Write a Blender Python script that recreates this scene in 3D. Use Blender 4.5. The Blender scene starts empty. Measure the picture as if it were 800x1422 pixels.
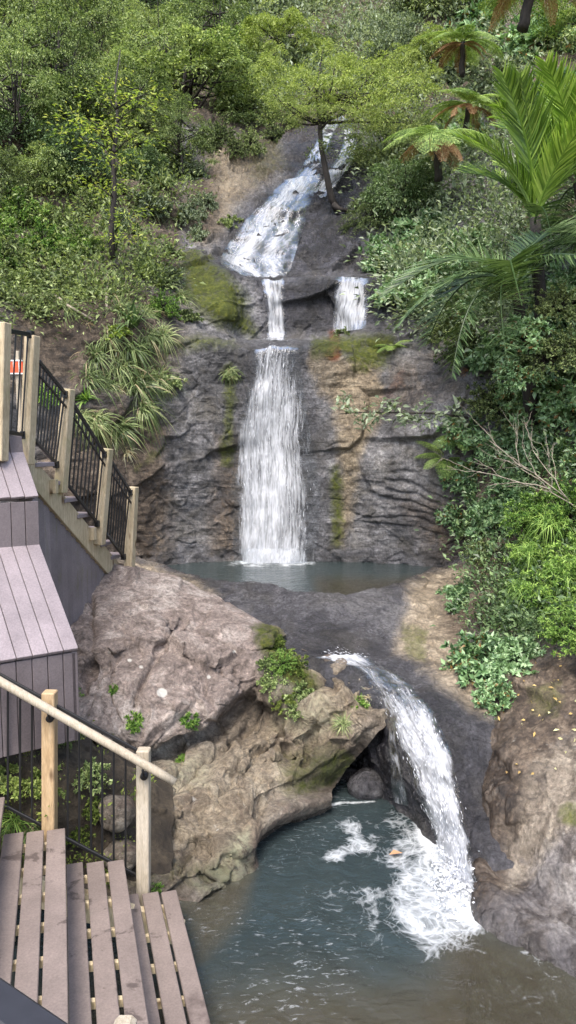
import bpy, bmesh, math, random
import numpy as np
from mathutils import Vector, Matrix
from mathutils.bvhtree import BVHTree

rng = np.random.default_rng(7)
random.seed(7)
S = bpy.context.scene
COL = S.collection

# ------------------------------------------------------------------ camera geometry (photo is 800 x 1422)
F = 1050.0
PITCH = math.radians(6.0)
CP, SP = math.cos(PITCH), math.sin(PITCH)
ZC = 3.15

def P(px, py, Y):
    a = (px - 400) / F; b = (711 - py) / F
    k = Y / (CP + b * SP)
    return np.array((a * k, Y, ZC + (-SP + b * CP) * k))

def PZ(px, z, Y):
    d = Y * CP - (z - ZC) * SP
    return np.array(((px - 400) / F * d, Y, z))

def YZ(py, z):
    b = (711 - py) / F
    return (z - ZC) * (CP + b * SP) / (-SP + b * CP)

def PW(px, py, z):
    return P(px, py, YZ(py, z))

def proj(v):
    d = v[:, 1] * CP - (v[:, 2] - ZC) * SP
    u = v[:, 1] * SP + (v[:, 2] - ZC) * CP
    d = np.where(d < .05, .05, d)
    return 400 + F * v[:, 0] / d, 711 - F * u / d

def ray(px, py):
    a = (px - 400) / F; b = (711 - py) / F
    return Vector((a, CP + b * SP, -SP + b * CP)).normalized()

# ------------------------------------------------------------------ noise
def _hash(ix, iy, iz, s=0):
    with np.errstate(over='ignore'):
        h = (ix.astype(np.uint32) * np.uint32(374761393) + iy.astype(np.uint32) * np.uint32(668265263)
             + iz.astype(np.uint32) * np.uint32(2147483647 - 58) + np.uint32((s * 974634777) & 0xffffffff))
        h = (h ^ (h >> np.uint32(13))) * np.uint32(1274126177)
        h = (h ^ (h >> np.uint32(16))) * np.uint32(2246822519)
        h = h ^ (h >> np.uint32(15))
    return h.astype(np.float64) / 4294967295.0

def vnoise(p, s=0):
    i = np.floor(p).astype(np.int64); f = p - i
    u = f * f * f * (f * (f * 6 - 15) + 10)
    r = 0
    for dx in (0, 1):
        for dy in (0, 1):
            for dz in (0, 1):
                w = (u[:, 0] if dx else 1 - u[:, 0]) * (u[:, 1] if dy else 1 - u[:, 1]) * (u[:, 2] if dz else 1 - u[:, 2])
                r = r + w * _hash(i[:, 0] + dx, i[:, 1] + dy, i[:, 2] + dz, s)
    return r * 2 - 1

def fbm(p, o=5, s=0, g=.5):
    a, r, t = 1.0, 0, 0
    for k in range(o):
        r = r + a * vnoise(p * (2.03 ** k) + k * 17.3, s + k); t += a; a *= g
    return r / t

def ridged(p, o=4, s=0):
    a, r, t = 1.0, 0, 0
    for k in range(o):
        r = r + a * (1 - np.abs(vnoise(p * (2.1 ** k) + k * 9.1, s + k)) * 2); t += a; a *= .5
    return r / t

def worley(p, s=0):
    """F1, F2, nearest feature point, three random numbers of that cell"""
    i = np.floor(p).astype(np.int64)
    n = len(p); f1 = np.full(n, 9.0); f2 = np.full(n, 9.0); c = np.zeros((n, 3)); hv = np.zeros((n, 3))
    for dx in (-1, 0, 1):
        for dy in (-1, 0, 1):
            for dz in (-1, 0, 1):
                j = i + (dx, dy, dz)
                q = j + np.stack([_hash(j[:, 0], j[:, 1], j[:, 2], s + k) for k in (1, 2, 3)], 1)
                d = np.sqrt(((q - p) ** 2).sum(1))
                m = d < f1
                f2 = np.where(m, f1, np.minimum(f2, d)); f1 = np.where(m, d, f1)
                c[m] = q[m]
                if m.any():
                    jm = j[m]
                    hv[m] = np.stack([_hash(jm[:, 0], jm[:, 1], jm[:, 2], s + k) for k in (7, 8, 9)], 1)
    return f1, f2, c, hv * 2 - 1

def facets(p, s=0):
    """broken-rock offset: every cell is a little tilted plane; second value is the crack closeness"""
    w = p + .13 * np.stack([fbm(p * 1.3, 3, s + 20 + k) for k in range(3)], 1)
    f1, f2, c, h = worley(w, s)
    t = (((w - c) * h).sum(1) + h[:, 0] * .35) * sm(f2 - f1, 0, .055)
    return t, f2 - f1

def sm(x, a, b):
    t = np.clip((x - a) / (b - a), 0, 1)
    return t * t * (3 - 2 * t)

# ------------------------------------------------------------------ mesh building
def mesh_np(name, v, quads=None, tris=None, mat=None, smooth=True, uv=None, attrs=None, qmat=None):
    v = np.asarray(v, dtype=np.float32)
    loops, starts, n = [], [], 0
    for fa in (quads, tris):
        if fa is not None and len(fa):
            fa = np.asarray(fa, dtype=np.int32); k = fa.shape[1]
            loops.append(fa.ravel()); starts.append(n + np.arange(len(fa)) * k); n += fa.size
    me = bpy.data.meshes.new(name)
    me.vertices.add(len(v)); me.vertices.foreach_set('co', v.ravel())
    lo = np.concatenate(loops); st = np.concatenate(starts).astype(np.int32)
    me.loops.add(len(lo)); me.loops.foreach_set('vertex_index', lo)
    me.polygons.add(len(st)); me.polygons.foreach_set('loop_start', st)
    if uv is not None:
        l = me.uv_layers.new(name='UVMap'); l.data.foreach_set('uv', np.asarray(uv, dtype=np.float32)[lo].ravel())
    for k, a in (attrs or {}).items():
        at = me.attributes.new(k, 'FLOAT', 'POINT'); at.data.foreach_set('value', np.asarray(a, dtype=np.float32))
    me.update(calc_edges=True)
    me.polygons.foreach_set('use_smooth', np.full(len(st), smooth))
    for m in (mat if isinstance(mat, (list, tuple)) else [mat]):
        if m is not None: me.materials.append(m)
    if qmat is not None:
        me.polygons.foreach_set('material_index', np.asarray(qmat, dtype=np.int32))
    me.validate()
    return me

def link(name, me, parent=None, loc=None):
    o = bpy.data.objects.new(name, me); COL.objects.link(o)
    if parent is not None: o.parent = parent
    if loc is not None: o.location = loc
    return o

def tag(o, label=None, cat=None, group=None, kind=None):
    if label: o['label'] = label
    if cat: o['category'] = cat
    if group: o['group'] = group
    if kind: o['kind'] = kind
    return o

def empty(name, loc=(0, 0, 0), label=None, cat=None, group=None):
    o = bpy.data.objects.new(name, None); COL.objects.link(o); o.location = Vector(loc); o.empty_display_size = .1
    return tag(o, label, cat, group)

def copy_tree(o, parent=None):
    c = o.copy(); COL.objects.link(c); c.parent = parent
    for ch in list(o.children): copy_tree(ch, c)
    return c

class MB:
    """collects pieces of one mesh"""
    def __init__(s, org=(0, 0, 0)):
        s.v, s.q, s.t, s.n, s.org = [], [], [], 0, np.array(org, dtype=float)
    def add(s, v, quads=None, tris=None):
        v = np.asarray(v, dtype=float)
        if quads is not None and len(quads): s.q.append(np.asarray(quads) + s.n)
        if tris is not None and len(tris): s.t.append(np.asarray(tris) + s.n)
        s.v.append(v); s.n += len(v)
        return s
    def beam(s, a, b, w, h, up=(0, 0, 1), bev=.004):
        """bevelled bar from a to b, w wide, h high"""
        a, b, up = np.array(a, float), np.array(b, float), np.array(up, float)
        d = b - a; L = np.linalg.norm(d); d = d / L
        sd = np.cross(d, up); sd = sd / np.linalg.norm(sd); u = np.cross(sd, d)
        bm = bmesh.new(); bmesh.ops.create_cube(bm, size=1)
        for x in bm.verts: x.co = Vector((x.co.x * w, x.co.y * L, x.co.z * h))
        if bev: bmesh.ops.bevel(bm, geom=bm.edges[:], offset=min(bev, w * .3, h * .3), segments=1, affect='EDGES')
        bm.verts.index_update()
        c = (a + b) / 2
        v = np.array([c + sd * x.co.x + d * x.co.y + u * x.co.z for x in bm.verts])
        q = [[y.index for y in f.verts] for f in bm.faces if len(f.verts) == 4]
        t = [[y.index for y in f.verts] for f in bm.faces if len(f.verts) == 3]
        bm.free()
        return s.add(v, q, t)
    def tube(s, pts, r, n=8, cap=True):
        pts = np.array(pts, float); r = np.broadcast_to(np.array(r, float), (len(pts),))
        d = np.gradient(pts, axis=0); d /= np.linalg.norm(d, axis=1)[:, None] + 1e-9
        ref = np.array((.31, .2, .93)) if abs(d[0, 2]) < .85 else np.array((1., .1, 0))
        a = np.cross(d, ref); a /= np.linalg.norm(a, axis=1)[:, None]; b = np.cross(d, a)
        th = np.linspace(0, 2 * np.pi, n, endpoint=False)
        v = (pts[:, None] + r[:, None, None] * (np.cos(th)[None, :, None] * a[:, None] + np.sin(th)[None, :, None] * b[:, None])).reshape(-1, 3)
        i = np.arange(len(pts) - 1)[:, None] * n; k = np.arange(n)[None]; k2 = (k + 1) % n
        q = np.stack([i + k, i + k2, i + n + k2, i + n + k], -1).reshape(-1, 4)
        t = []
        if cap:
            m = len(v); v = np.vstack([v, pts[0], pts[-1]]); e = (len(pts) - 1) * n
            t = [[m, (j + 1) % n, j] for j in range(n)] + [[m + 1, e + j, e + (j + 1) % n] for j in range(n)]
        return s.add(v, q, t)
    def mesh(s, name, mat, smooth=False):
        v = np.vstack(s.v) - s.org
        return mesh_np(name, v, np.vstack(s.q) if s.q else None, np.vstack(s.t) if s.t else None, mat, smooth)
    def build(s, name, mat, parent=None, smooth=False):
        return link(name, s.mesh(name, mat, smooth), parent)

def catmull(A, n, axis):
    A = np.moveaxis(np.asarray(A, float), axis, 0); R = len(A)
    t = np.linspace(0, R - 1, n); i = np.minimum(t.astype(int), R - 2); f = (t - i).reshape(-1, *([1] * (A.ndim - 1)))
    g = lambda k: A[np.clip(k, 0, R - 1)]
    p0, p1, p2, p3 = g(i - 1), g(i), g(i + 1), g(i + 2)
    p0 = np.where((i == 0).reshape(f.shape), 2 * p1 - p2, p0); p3 = np.where((i == R - 2).reshape(f.shape), 2 * p2 - p1, p3)
    r = .5 * (2 * p1 + (p2 - p0) * f + (2 * p0 - 5 * p1 + 4 * p2 - p3) * f ** 2 + (3 * p1 - p0 - 3 * p2 + p3) * f ** 3)
    return np.moveaxis(r, 0, axis)

def loft(ctrl, nr, nc):
    return catmull(catmull(ctrl, nr, 0), nc, 1)

def grid_quads(nr, nc, flip=False):
    i = np.arange(nr - 1)[:, None] * nc + np.arange(nc - 1)[None]
    q = np.stack([i, i + 1, i + nc + 1, i + nc], -1).reshape(-1, 4)
    return q[:, ::-1] if flip else q

def grid_normals(G):
    du = np.gradient(G, axis=1); dv = np.gradient(G, axis=0)
    n = np.cross(du, dv); n /= np.linalg.norm(n, axis=2)[..., None] + 1e-9
    return n

def bvh_of(G, step=2):
    g = G[::step, ::step]
    return BVHTree.FromPolygons([tuple(x) for x in g.reshape(-1, 3)], [tuple(map(int, x)) for x in grid_quads(*g.shape[:2])])

def inpoly(px, py, poly):
    c = np.zeros(len(px), bool); n = len(poly)
    for i in range(n):
        x1, y1 = poly[i]; x2, y2 = poly[(i + 1) % n]
        if y1 == y2: continue
        m = ((y1 > py) != (y2 > py)) & (px < (x2 - x1) * (py - y1) / (y2 - y1) + x1)
        c ^= m
    return c

def polydist(px, py, poly):
    """signed distance in photo pixels to a closed outline (inside positive): used to place stains on the rock"""
    d = np.full(len(px), 1e9); n = len(poly)
    for i in range(n):
        x1, y1 = poly[i]; x2, y2 = poly[(i + 1) % n]
        dx, dy = x2 - x1, y2 - y1
        t = np.clip(((px - x1) * dx + (py - y1) * dy) / (dx * dx + dy * dy + 1e-9), 0, 1)
        d = np.minimum(d, np.hypot(px - x1 - t * dx, py - y1 - t * dy))
    return np.where(inpoly(px, py, poly), d, -d)

def linedist(px, py, line):
    d = np.full(len(px), 1e9)
    for (x1, y1), (x2, y2) in zip(line[:-1], line[1:]):
        dx, dy = x2 - x1, y2 - y1
        t = np.clip(((px - x1) * dx + (py - y1) * dy) / (dx * dx + dy * dy + 1e-9), 0, 1)
        d = np.minimum(d, np.hypot(px - x1 - t * dx, py - y1 - t * dy))
    return d

# ------------------------------------------------------------------ materials
class NT:
    def __init__(s, name):
        s.m = bpy.data.materials.new(name); s.m.use_nodes = True
        s.t = s.m.node_tree; s.t.nodes.clear()
        s.out = s.t.nodes.new('ShaderNodeOutputMaterial')
    def n(s, typ, props=None, **inp):
        x = s.t.nodes.new('ShaderNode' + typ)
        for k, v in (props or {}).items(): setattr(x, k, v)
        for k, v in inp.items(): s.set(x, k.replace('_', ' '), v)
        return x
    def set(s, x, k, v):
        i = x.inputs[int(k)] if k.isdigit() else x.inputs[k]
        if isinstance(v, bpy.types.NodeSocket): s.t.links.new(v, i)
        elif isinstance(v, (tuple, list)) and len(v) == 3 and i.type == 'RGBA': i.default_value = (*v, 1)
        else: i.default_value = v
    def coord(s, kind='Object', scale=(1, 1, 1), rot=(0, 0, 0)):
        c = s.n('TexCoord').outputs[kind]
        m = s.n('Mapping'); s.set(m, 'Vector', c); m.inputs['Scale'].default_value = scale; m.inputs['Rotation'].default_value = rot
        return m.outputs[0]
    def noise(s, vec, scale, detail=5, rough=.55, dist=0):
        return s.n('TexNoise', None, Vector=vec, Scale=scale, Detail=detail, Roughness=rough, Distortion=dist).outputs['Fac']
    def vor(s, vec, scale, feature='DISTANCE_TO_EDGE', out='Distance'):
        return s.n('TexVoronoi', {'feature': feature}, Vector=vec, Scale=scale).outputs[out]
    def ramp(s, fac, stops, interp='LINEAR'):
        r = s.n('ValToRGB'); e = r.color_ramp; e.interpolation = interp
        while len(e.elements) < len(stops): e.elements.new(.5)
        for x, (p, c) in zip(e.elements, stops):
            x.position = p; x.color = (*c, 1) if isinstance(c, (tuple, list)) else (c, c, c, 1)
        s.set(r, 'Fac', fac)
        return r.outputs[0]
    def mix(s, fac, a, b, mode='MIX'):
        x = s.n('Mix', {'data_type': 'RGBA', 'blend_type': mode})
        s.set(x, '0', fac); s.set(x, '6', a); s.set(x, '7', b)
        return x.outputs[2]
    def math(s, op, a, b=0.0, clamp=False):
        x = s.n('Math', {'operation': op, 'use_clamp': clamp}); s.set(x, '0', a); s.set(x, '1', b)
        return x.outputs[0]
    def attr(s, name): return s.n('Attribute', {'attribute_name': name}).outputs['Fac']
    def bump(s, h, strength=.5, dist=.02, nrm=None):
        x = s.n('Bump', None, Height=h, Strength=strength, Distance=dist)
        if nrm is not None: s.set(x, 'Normal', nrm)
        return x.outputs[0]
    def principled(s, **k):
        x = s.n('BsdfPrincipled'); 
        for a, v in k.items(): s.set(x, a.replace('_', ' '), v)
        return x.outputs[0]
    def surf(s, sh): s.t.links.new(sh, s.out.inputs['Surface']); return s.m
# ------------------------------------------------------------------ rock
def rock_mat(name, base, tan, strata=0.0, pink=None, speck=.5, bumpk=1.0, rough=(.72, .2), stain=((.10, .085, .05), .5), crack=.6, streak=0, grit=.8):
    t = NT(name)
    co = t.coord('Object')
    warp = t.n('TexNoise', None, Vector=co, Scale=1.7, Detail=4.0).outputs['Color']
    wv = t.n('VectorMath', {'operation': 'SCALE'}); t.set(wv, '0', warp); wv.inputs['Scale'].default_value = .5
    ad = t.n('VectorMath', {'operation': 'ADD'}); t.set(ad, '0', co); t.set(ad, '1', wv.outputs[0]); wc = ad.outputs[0]
    big = t.noise(co, 1.1, 7, .62, .4)
    mid = t.noise(wc, 5.0, 8, .68, .6)
    fin = t.noise(co, 38, 6, .7)
    c = t.ramp(t.math('ADD', t.math('MULTIPLY', big, .6), t.math('MULTIPLY', mid, .4)), [(.36, base[0]), (.47, base[1]), (.55, base[2]), (.66, base[3])])
    sn = t.noise(wc, 2.1, 8, .66, .8)
    c = t.mix(t.math('MULTIPLY', t.n('MapRange', {'clamp': True}, Value=sn, From_Min=.48, From_Max=.62).outputs[0], stain[1]), c, stain[0])
    tn = t.ramp(t.math('ADD', t.math('MULTIPLY', big, .35), t.math('MULTIPLY', mid, .65)), [(.34, tan[0]), (.5, tan[1]), (.64, tan[2])])
    edge = t.math('MULTIPLY', t.math('SUBTRACT', t.math('ADD', t.math('MULTIPLY', mid, .6), t.math('MULTIPLY', t.noise(wc, 17, 7, .7), .4)), .5), 2.6)
    def mask(n, lo=.18, hi=.82):
        return t.n('MapRange', {'clamp': True}, Value=t.math('ADD', t.attr(n), t.math('MULTIPLY', edge, t.math('MULTIPLY', t.attr(n), 1.2))), From_Min=lo, From_Max=hi).outputs[0]
    c = t.mix(mask('tan'), c, tn)
    if pink:
        pk = t.ramp(t.math('ADD', t.math('MULTIPLY', big, .4), t.math('MULTIPLY', mid, .6)), [(.33, pink[0]), (.5, pink[1]), (.66, pink[2])])
        c = t.mix(mask('pink'), c, pk)
    br = t.ramp(t.math('ADD', t.math('MULTIPLY', mid, .6), t.math('MULTIPLY', t.noise(wc, 13, 8, .72), .4)), [(.38, (.028, .020, .015)), (.5, (.092, .067, .047)), (.62, (.20, .155, .112))])
    c = t.mix(mask('brown'), c, br)
    ru = t.ramp(mid, [(.35, (.10, .035, .02)), (.6, (.24, .085, .035))])
    c = t.mix(mask('rust'), c, ru)
    # layers and cracks of the stone itself
    lay = t.noise(t.coord('Object', (1.4, 1.4, 16), (.10, -.22, 0)), 1.3, 8, .72, .9)
    cr = t.noise(wc, 1.6, 3, .55, .5); cr2 = t.noise(t.coord('Object', (1.0, 1.0, 2.2), (.2, .5, 0)), 4.5, 3, .6, .9)
    crk = t.math('MULTIPLY', t.n('MapRange', {'clamp': True}, Value=t.math('ABSOLUTE', t.math('SUBTRACT', cr, .5)), From_Min=.0, From_Max=.008).outputs[0],
                 t.n('MapRange', {'clamp': True}, Value=t.math('ABSOLUTE', t.math('SUBTRACT', cr2, .5)), From_Min=-.010, From_Max=.007).outputs[0])
    dk = t.mix(1.0, c, (.42, .40, .39), 'MULTIPLY')
    c = t.mix(t.math('MULTIPLY', t.math('MULTIPLY', t.math('SUBTRACT', 1.0, crk), crack), t.n('MapRange', {'clamp': True}, Value=big, From_Min=.46, From_Max=.62).outputs[0]), c, dk)
    if strata:
        sl = t.n('MapRange', {'clamp': True}, Value=lay, From_Min=.36, From_Max=.46).outputs[0]
        c = t.mix(t.math('MULTIPLY', t.math('SUBTRACT', 1.0, sl), strata), c, dk)
    # fine mottling and lichen
    gr = t.noise(wc, 15, 10, .8, .3)
    c = t.mix(grit, c, t.ramp(gr, [(.34, .30), (.47, .85), (.56, 1.15), (.66, 1.9)]), 'MULTIPLY')
    c = t.mix(.7, c, t.ramp(fin, [(.30, .32), (.5, 1.0), (.70, 1.7)]), 'MULTIPLY')
    lich = t.n('MapRange', {'clamp': True}, Value=t.noise(wc, 11, 9, .75), From_Min=.62, From_Max=.70).outputs[0]
    c = t.mix(t.math('MULTIPLY', t.math('MULTIPLY', lich, speck), t.math('SUBTRACT', 1.0, t.attr('wet'), True)), c, (.42, .40, .34))
    # stone darkened by the black mask, and streaks down the steep faces
    c = t.mix(mask('black'), c, t.mix(1.0, c, (.36, .36, .40), 'MULTIPLY'))
    if streak:
        sk = t.noise(t.coord('Object', (3.2, 3.2, .45)), 2.2, 7, .68, .4)
        c = t.mix(t.math('MULTIPLY', t.n('MapRange', {'clamp': True}, Value=sk, From_Min=.50, From_Max=.60).outputs[0], streak), c, t.mix(1.0, c, (.34, .31, .29), 'MULTIPLY'))
    c = t.mix(mask('pale'), c, (.62, .60, .55))
    c = t.mix(t.math('MULTIPLY', mask('lichen'), t.n('MapRange', {'clamp': True}, Value=gr, From_Min=.40, From_Max=.56).outputs[0]), c, (.40, .39, .26))
    # moss
    mz = t.n('MapRange', {'clamp': True}, Value=t.math('ADD', t.attr('moss'), t.math('MULTIPLY', edge, t.math('MULTIPLY', t.attr('moss'), 1.5))), From_Min=.22, From_Max=.95).outputs[0]
    mc = t.ramp(t.noise(co, 16, 8, .75), [(.3, (.035, .045, .01)), (.5, (.095, .115, .018)), (.68, (.19, .20, .03))])
    c = t.mix(mz, c, mc)
    r = t.n('MapRange', {'clamp': True}, Value=t.math('ADD', t.attr('wet'), t.math('MULTIPLY', edge, .6)), From_Min=.1, From_Max=.9, To_Min=rough[0], To_Max=rough[1]).outputs[0]
    r = t.math('ADD', r, t.math('MULTIPLY', mz, .4), True)
    wetc = t.mix(1.0, c, (.44, .45, .49), 'MULTIPLY')
    c = t.mix(t.math('MULTIPLY', t.attr('wet'), .8, True), c, wetc)
    h = t.math('ADD', t.math('MULTIPLY', mid, 1.0), t.math('ADD', t.math('MULTIPLY', fin, .35), t.math('MULTIPLY', gr, .7)))
    h = t.math('ADD', h, t.math('MULTIPLY', crk, .3 * crack))
    if strata: h = t.math('ADD', h, t.math('MULTIPLY', lay, strata * 1.3))
    h = t.math('ADD', h, t.math('MULTIPLY', t.math('MULTIPLY', mz, t.noise(co, 60, 4, .7)), 1.2))
    nb = t.bump(h, .9 * bumpk, .045)
    return t.surf(t.principled(Base_Color=c, Roughness=r, Normal=nb, Specular_IOR_Level=.5))

M = {}
M['cliff'] = rock_mat('cliff_rock', [(.032, .032, .034), (.104, .101, .104), (.21, .205, .21), (.40, .39, .39)],
                      [(.13, .10, .065), (.25, .20, .135), (.38, .32, .23)], strata=.6, speck=.3, stain=((.105, .090, .060), .38), crack=.25)
M['boulder'] = rock_mat('boulder_rock', [(.055, .045, .036), (.155, .127, .098), (.29, .25, .20), (.52, .48, .41)],
                        [(.13, .098, .062), (.26, .21, .145), (.42, .36, .27)], strata=.0,
                        pink=[(.10, .076, .064), (.265, .212, .185), (.50, .44, .395)], speck=.9, bumpk=1.15, stain=((.15, .098, .074), .65), crack=.5)
M['slab'] = rock_mat('slab_rock', [(.030, .029, .032), (.068, .065, .069), (.115, .110, .114), (.21, .20, .195)],
                     [(.10, .078, .052), (.23, .185, .13), (.40, .335, .25)], strata=.0, speck=.35, stain=((.10, .085, .055), .3), crack=.2, bumpk=.9, grit=.8, rough=(.6, .10))
M['bank'] = rock_mat('bank_rock', [(.042, .038, .038), (.11, .099, .097), (.205, .187, .178), (.35, .325, .30)],
                     [(.10, .08, .06), (.215, .178, .137), (.38, .33, .26)], strata=.15, speck=.6, stain=((.12, .09, .06), .4), crack=.2, streak=.8, bumpk=.7, grit=.5)

def soil():
    t = NT('forest_soil'); co = t.coord()
    n = t.noise(co, 5, 8, .7); n2 = t.noise(co, 22, 6, .7)
    c = t.ramp(n, [(.35, (.022, .017, .012)), (.52, (.055, .042, .028)), (.68, (.11, .085, .055))])
    c = t.mix(.5, c, t.ramp(n2, [(.3, .5), (.7, 1.4)]), 'MULTIPLY')
    return t.surf(t.principled(Base_Color=c, Roughness=.9, Normal=t.bump(t.math('ADD', n, n2), .8, .05)))
M['soil'] = soil()

def rough_grid(G, amps, seed=0, strata=0.0, w=None, sw=1.0, dip=(.14, .10)):
    """real relief on a lofted sheet: big swells, broken facets, cracks, layers and grain, along the sheet's normal"""
    nr, nc = G.shape[:2]
    N = grid_normals(G).reshape(-1, 3); p = G.reshape(-1, 3)
    a_big, a_fac, a_fac2, a_crk, a_fine = amps
    h = a_big * fbm(p * .8, 4, seed)
    f, e = facets(p * np.array((.95, .95, 1.35)), seed + 3); h = h + a_fac * f
    ln = np.abs(fbm(p * np.array((.9, .9, 1.5)) + .5 * fbm(p * 1.9, 2, seed + 41)[:, None], 3, seed + 42)); h = h - .45 * a_crk * (1 - sm(ln, 0, .03)) * sm(fbm(p * .7, 2, seed + 40), -.05, .35)
    f, e = facets(p * np.array((3.1, 3.1, 3.6)), seed + 5); h = h + a_fac2 * f - a_crk * .22 * (1 - sm(e, 0, .08)) * sm(fbm(p * 1.4, 2, seed + 44), .2, .5)
    f, e = facets(p * np.array((6.5, 6.5, 8.0)) + .3 * fbm(p * 4, 2, seed + 70)[:, None], seed + 71); h = h + a_fac2 * .38 * f
    h = h + a_fine * 1.3 * fbm(p * 9, 4, seed + 9, .65) + a_fine * 1.8 * (ridged(p * np.array((2.6, 2.6, 3.4)) + .4 * fbm(p * 2, 2, seed + 60)[:, None], 3, seed + 61) - .3)
    if strata:
        q = p @ np.array((dip[0], dip[1], 1.0)) + .34 * fbm(p * np.array((.8, .8, 1.6)), 4, seed + 13)
        k = q * 7 + 1.5 * fbm(p * .6, 2, seed + 15)
        st = k - np.floor(k); amp = .5 + .5 * vnoise(np.stack([np.floor(k) * 3.7, p[:, 0] * .6, p[:, 1] * 0], 1), seed + 17)
        amp = amp * sm(fbm(p * np.array((.5, .5, .9)), 3, seed + 19), -.25, .3); h = h + strata * sw * amp * (sm(st, 0, .3) - sm(st, .6, 1.0) - .4)
    if w is not None: h = h * w
    return (p + N * h[:, None]).reshape(nr, nc, 3), h

# ---- the cliff and the gully above it -------------------------------------------------
CX = [-450, -150, 40, 160, 250, 310, 350, 390, 440, 500, 560, 640, 740, 900, 1200]
def crow(ys, Ys): return [P(x, y, Y) for x, y, Y in zip(CX, ys, Ys)]
def crowz(z, Ys): return [PZ(x, z, Y) for x, Y in zip(CX, Ys)]
base = [5.5, 7.2, 8.6, 9.4, 10.05, 10.2, 10.22, 10.22, 10.18, 10.12, 9.95, 9.6, 9.0, 8.0, 7.0]
up = lambda d: [b + k for b, k in zip(base, d)]
cl = [crowz(.3, base), crowz(1.40, base),
      crow([735] * 15, up([.05] * 6 + [.05, .06, .05] + [.03] * 6)),
      crow([680] * 15, up([.1, .1, .1, .1, .0, .02, .12, .14, .08, .05, .05, .05, .1, .1, .1])),
      crow([610] * 15, up([.2, .2, .25, .2, .05, .05, .2, .25, .12, .1, .12, .15, .2, .2, .2])),
      crow([540] * 15, up([.4, .4, .4, .35, .1, .08, .24, .3, .2, .2, .25, .3, .4, .4, .4])),
      crow([380, 420, 445, 440, 470, 482, 478, 477, 482, 486, 490, 470, 440, 400, 360], [6.6, 8.2, 9.5, 9.9, 10.3, 10.36, 10.55, 10.6, 10.5, 10.45, 10.45, 10.3, 9.9, 9.0, 8.0]),
      crow([340, 380, 405, 408, 445, 464, 469, 470, 470, 462, 455, 430, 400, 360, 320], [7.2, 8.8, 10.1, 10.5, 10.75, 10.9, 11.3, 11.35, 11.3, 11.0, 10.9, 10.7, 10.3, 9.4, 8.4]),
      crow([300, 340, 360, 365, 405, 424, 430, 430, 430, 425, 415, 390, 360, 320, 280], [7.8, 9.4, 10.7, 11.1, 11.1, 10.95, 11.38, 11.42, 11.38, 11.3, 11.2, 11.0, 10.7, 9.8, 8.8]),
      crow([250, 280, 310, 325, 355, 372, 382, 386, 388, 390, 392, 350, 310, 280, 240], [8.6, 10.2, 11.5, 11.8, 11.75, 11.45, 11.55, 11.6, 11.55, 11.45, 11.4, 11.4, 11.3, 10.6, 9.6]),
      crow([210, 240, 270, 290, 325, 348, 374, 380, 381, 382, 380, 305, 265, 240, 200], [9.4, 11.0, 12.3, 12.6, 12.6, 12.25, 12.25, 12.3, 12.3, 12.2, 12.2, 12.2, 12.1, 11.6, 10.6]),
      crow([160, 190, 210, 235, 275, 300, 320, 322, 318, 305, 295, 245, 205, 190, 150], [10.6, 12.2, 13.2, 13.5, 13.5, 13.3, 13.0, 13.1, 13.2, 13.2, 13.2, 13.2, 13.1, 12.6, 11.8]),
      crow([110, 130, 145, 185, 220, 235, 252, 252, 245, 232, 220, 190, 160, 130, 100], [12.2, 13.8, 14.6, 14.9, 14.9, 14.7, 14.5, 14.5, 14.5, 14.5, 14.6, 14.6, 14.6, 14.2, 13.6]),
      crow([50, 70, 95, 125, 150, 165, 180, 180, 172, 166, 160, 125, 95, 70, 40], [15.5, 16.5, 17, 17, 17, 17, 17, 17, 17, 17, 17, 17, 17, 16.8, 16.4]),
      crow([-30, 0, 30, 55, 75, 88, 98, 98, 94, 90, 85, 55, 30, 0, -40], [20, 21, 22, 22, 22, 22, 22, 22, 22, 22, 22, 22, 22, 22, 21]),
      crow([-160, -130, -100, -80, -70, -60, -50, -50, -50, -55, -60, -80, -100, -130, -170], [29, 30, 31, 31, 31, 31, 31, 31, 31, 31, 31, 31, 31, 30, 29]),
      crow([-330, -310, -300, -290, -285, -280, -275, -275, -275, -280, -285, -290, -300, -310, -340], [42] * 15)]
# more columns where the rock shows, fewer out to the sides
NRc, NCc = 760, 620
Gc = catmull(np.array(cl), NRc, 0)
tcol = np.interp(np.linspace(0, 1, NCc), [0, .10, .93, 1.0], [0, 2.0, 12.3, 14.0])
i = np.minimum(tcol.astype(int), 13); fr = (tcol - i)[None, :, None]
g = lambda k: Gc[:, np.clip(k, 0, 14)]
p0, p1, p2, p3 = g(i - 1), g(i), g(i + 1), g(i + 2)
Gc = .5 * (2 * p1 + (p2 - p0) * fr + (2 * p0 - 5 * p1 + 4 * p2 - p3) * fr ** 2 + (3 * p1 - p0 - 3 * p2 + p3) * fr ** 3)
px, py = proj(Gc.reshape(-1, 3))
yy = Gc[..., 1].ravel()
amp_w = np.where(yy > 11.9, 2.0, 1.0)
smoothzone = 1 - .55 * sm(polydist(px, py, [(345, 470), (425, 470), (455, 500), (455, 785), (330, 785), (335, 560)]), -12, 14)
sw = .55 + .6 * sm(px, 470, 540) - .25 * sm(-px, -330, -270)
Gc, hc = rough_grid(Gc, (.10, .10, .022, .05, .016), 3, .05, (amp_w * smoothzone), sw, (.24, .1))
BV_CLIFF = bvh_of(Gc, 2)
vc = Gc.reshape(-1, 3); px, py = proj(vc)
wob = 16 * fbm(vc * 2.4, 5, 77, .65)
pd = lambda poly, soft=14: sm(polydist(px, py, poly) + wob, -soft * 1.7, soft * 1.7)
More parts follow.
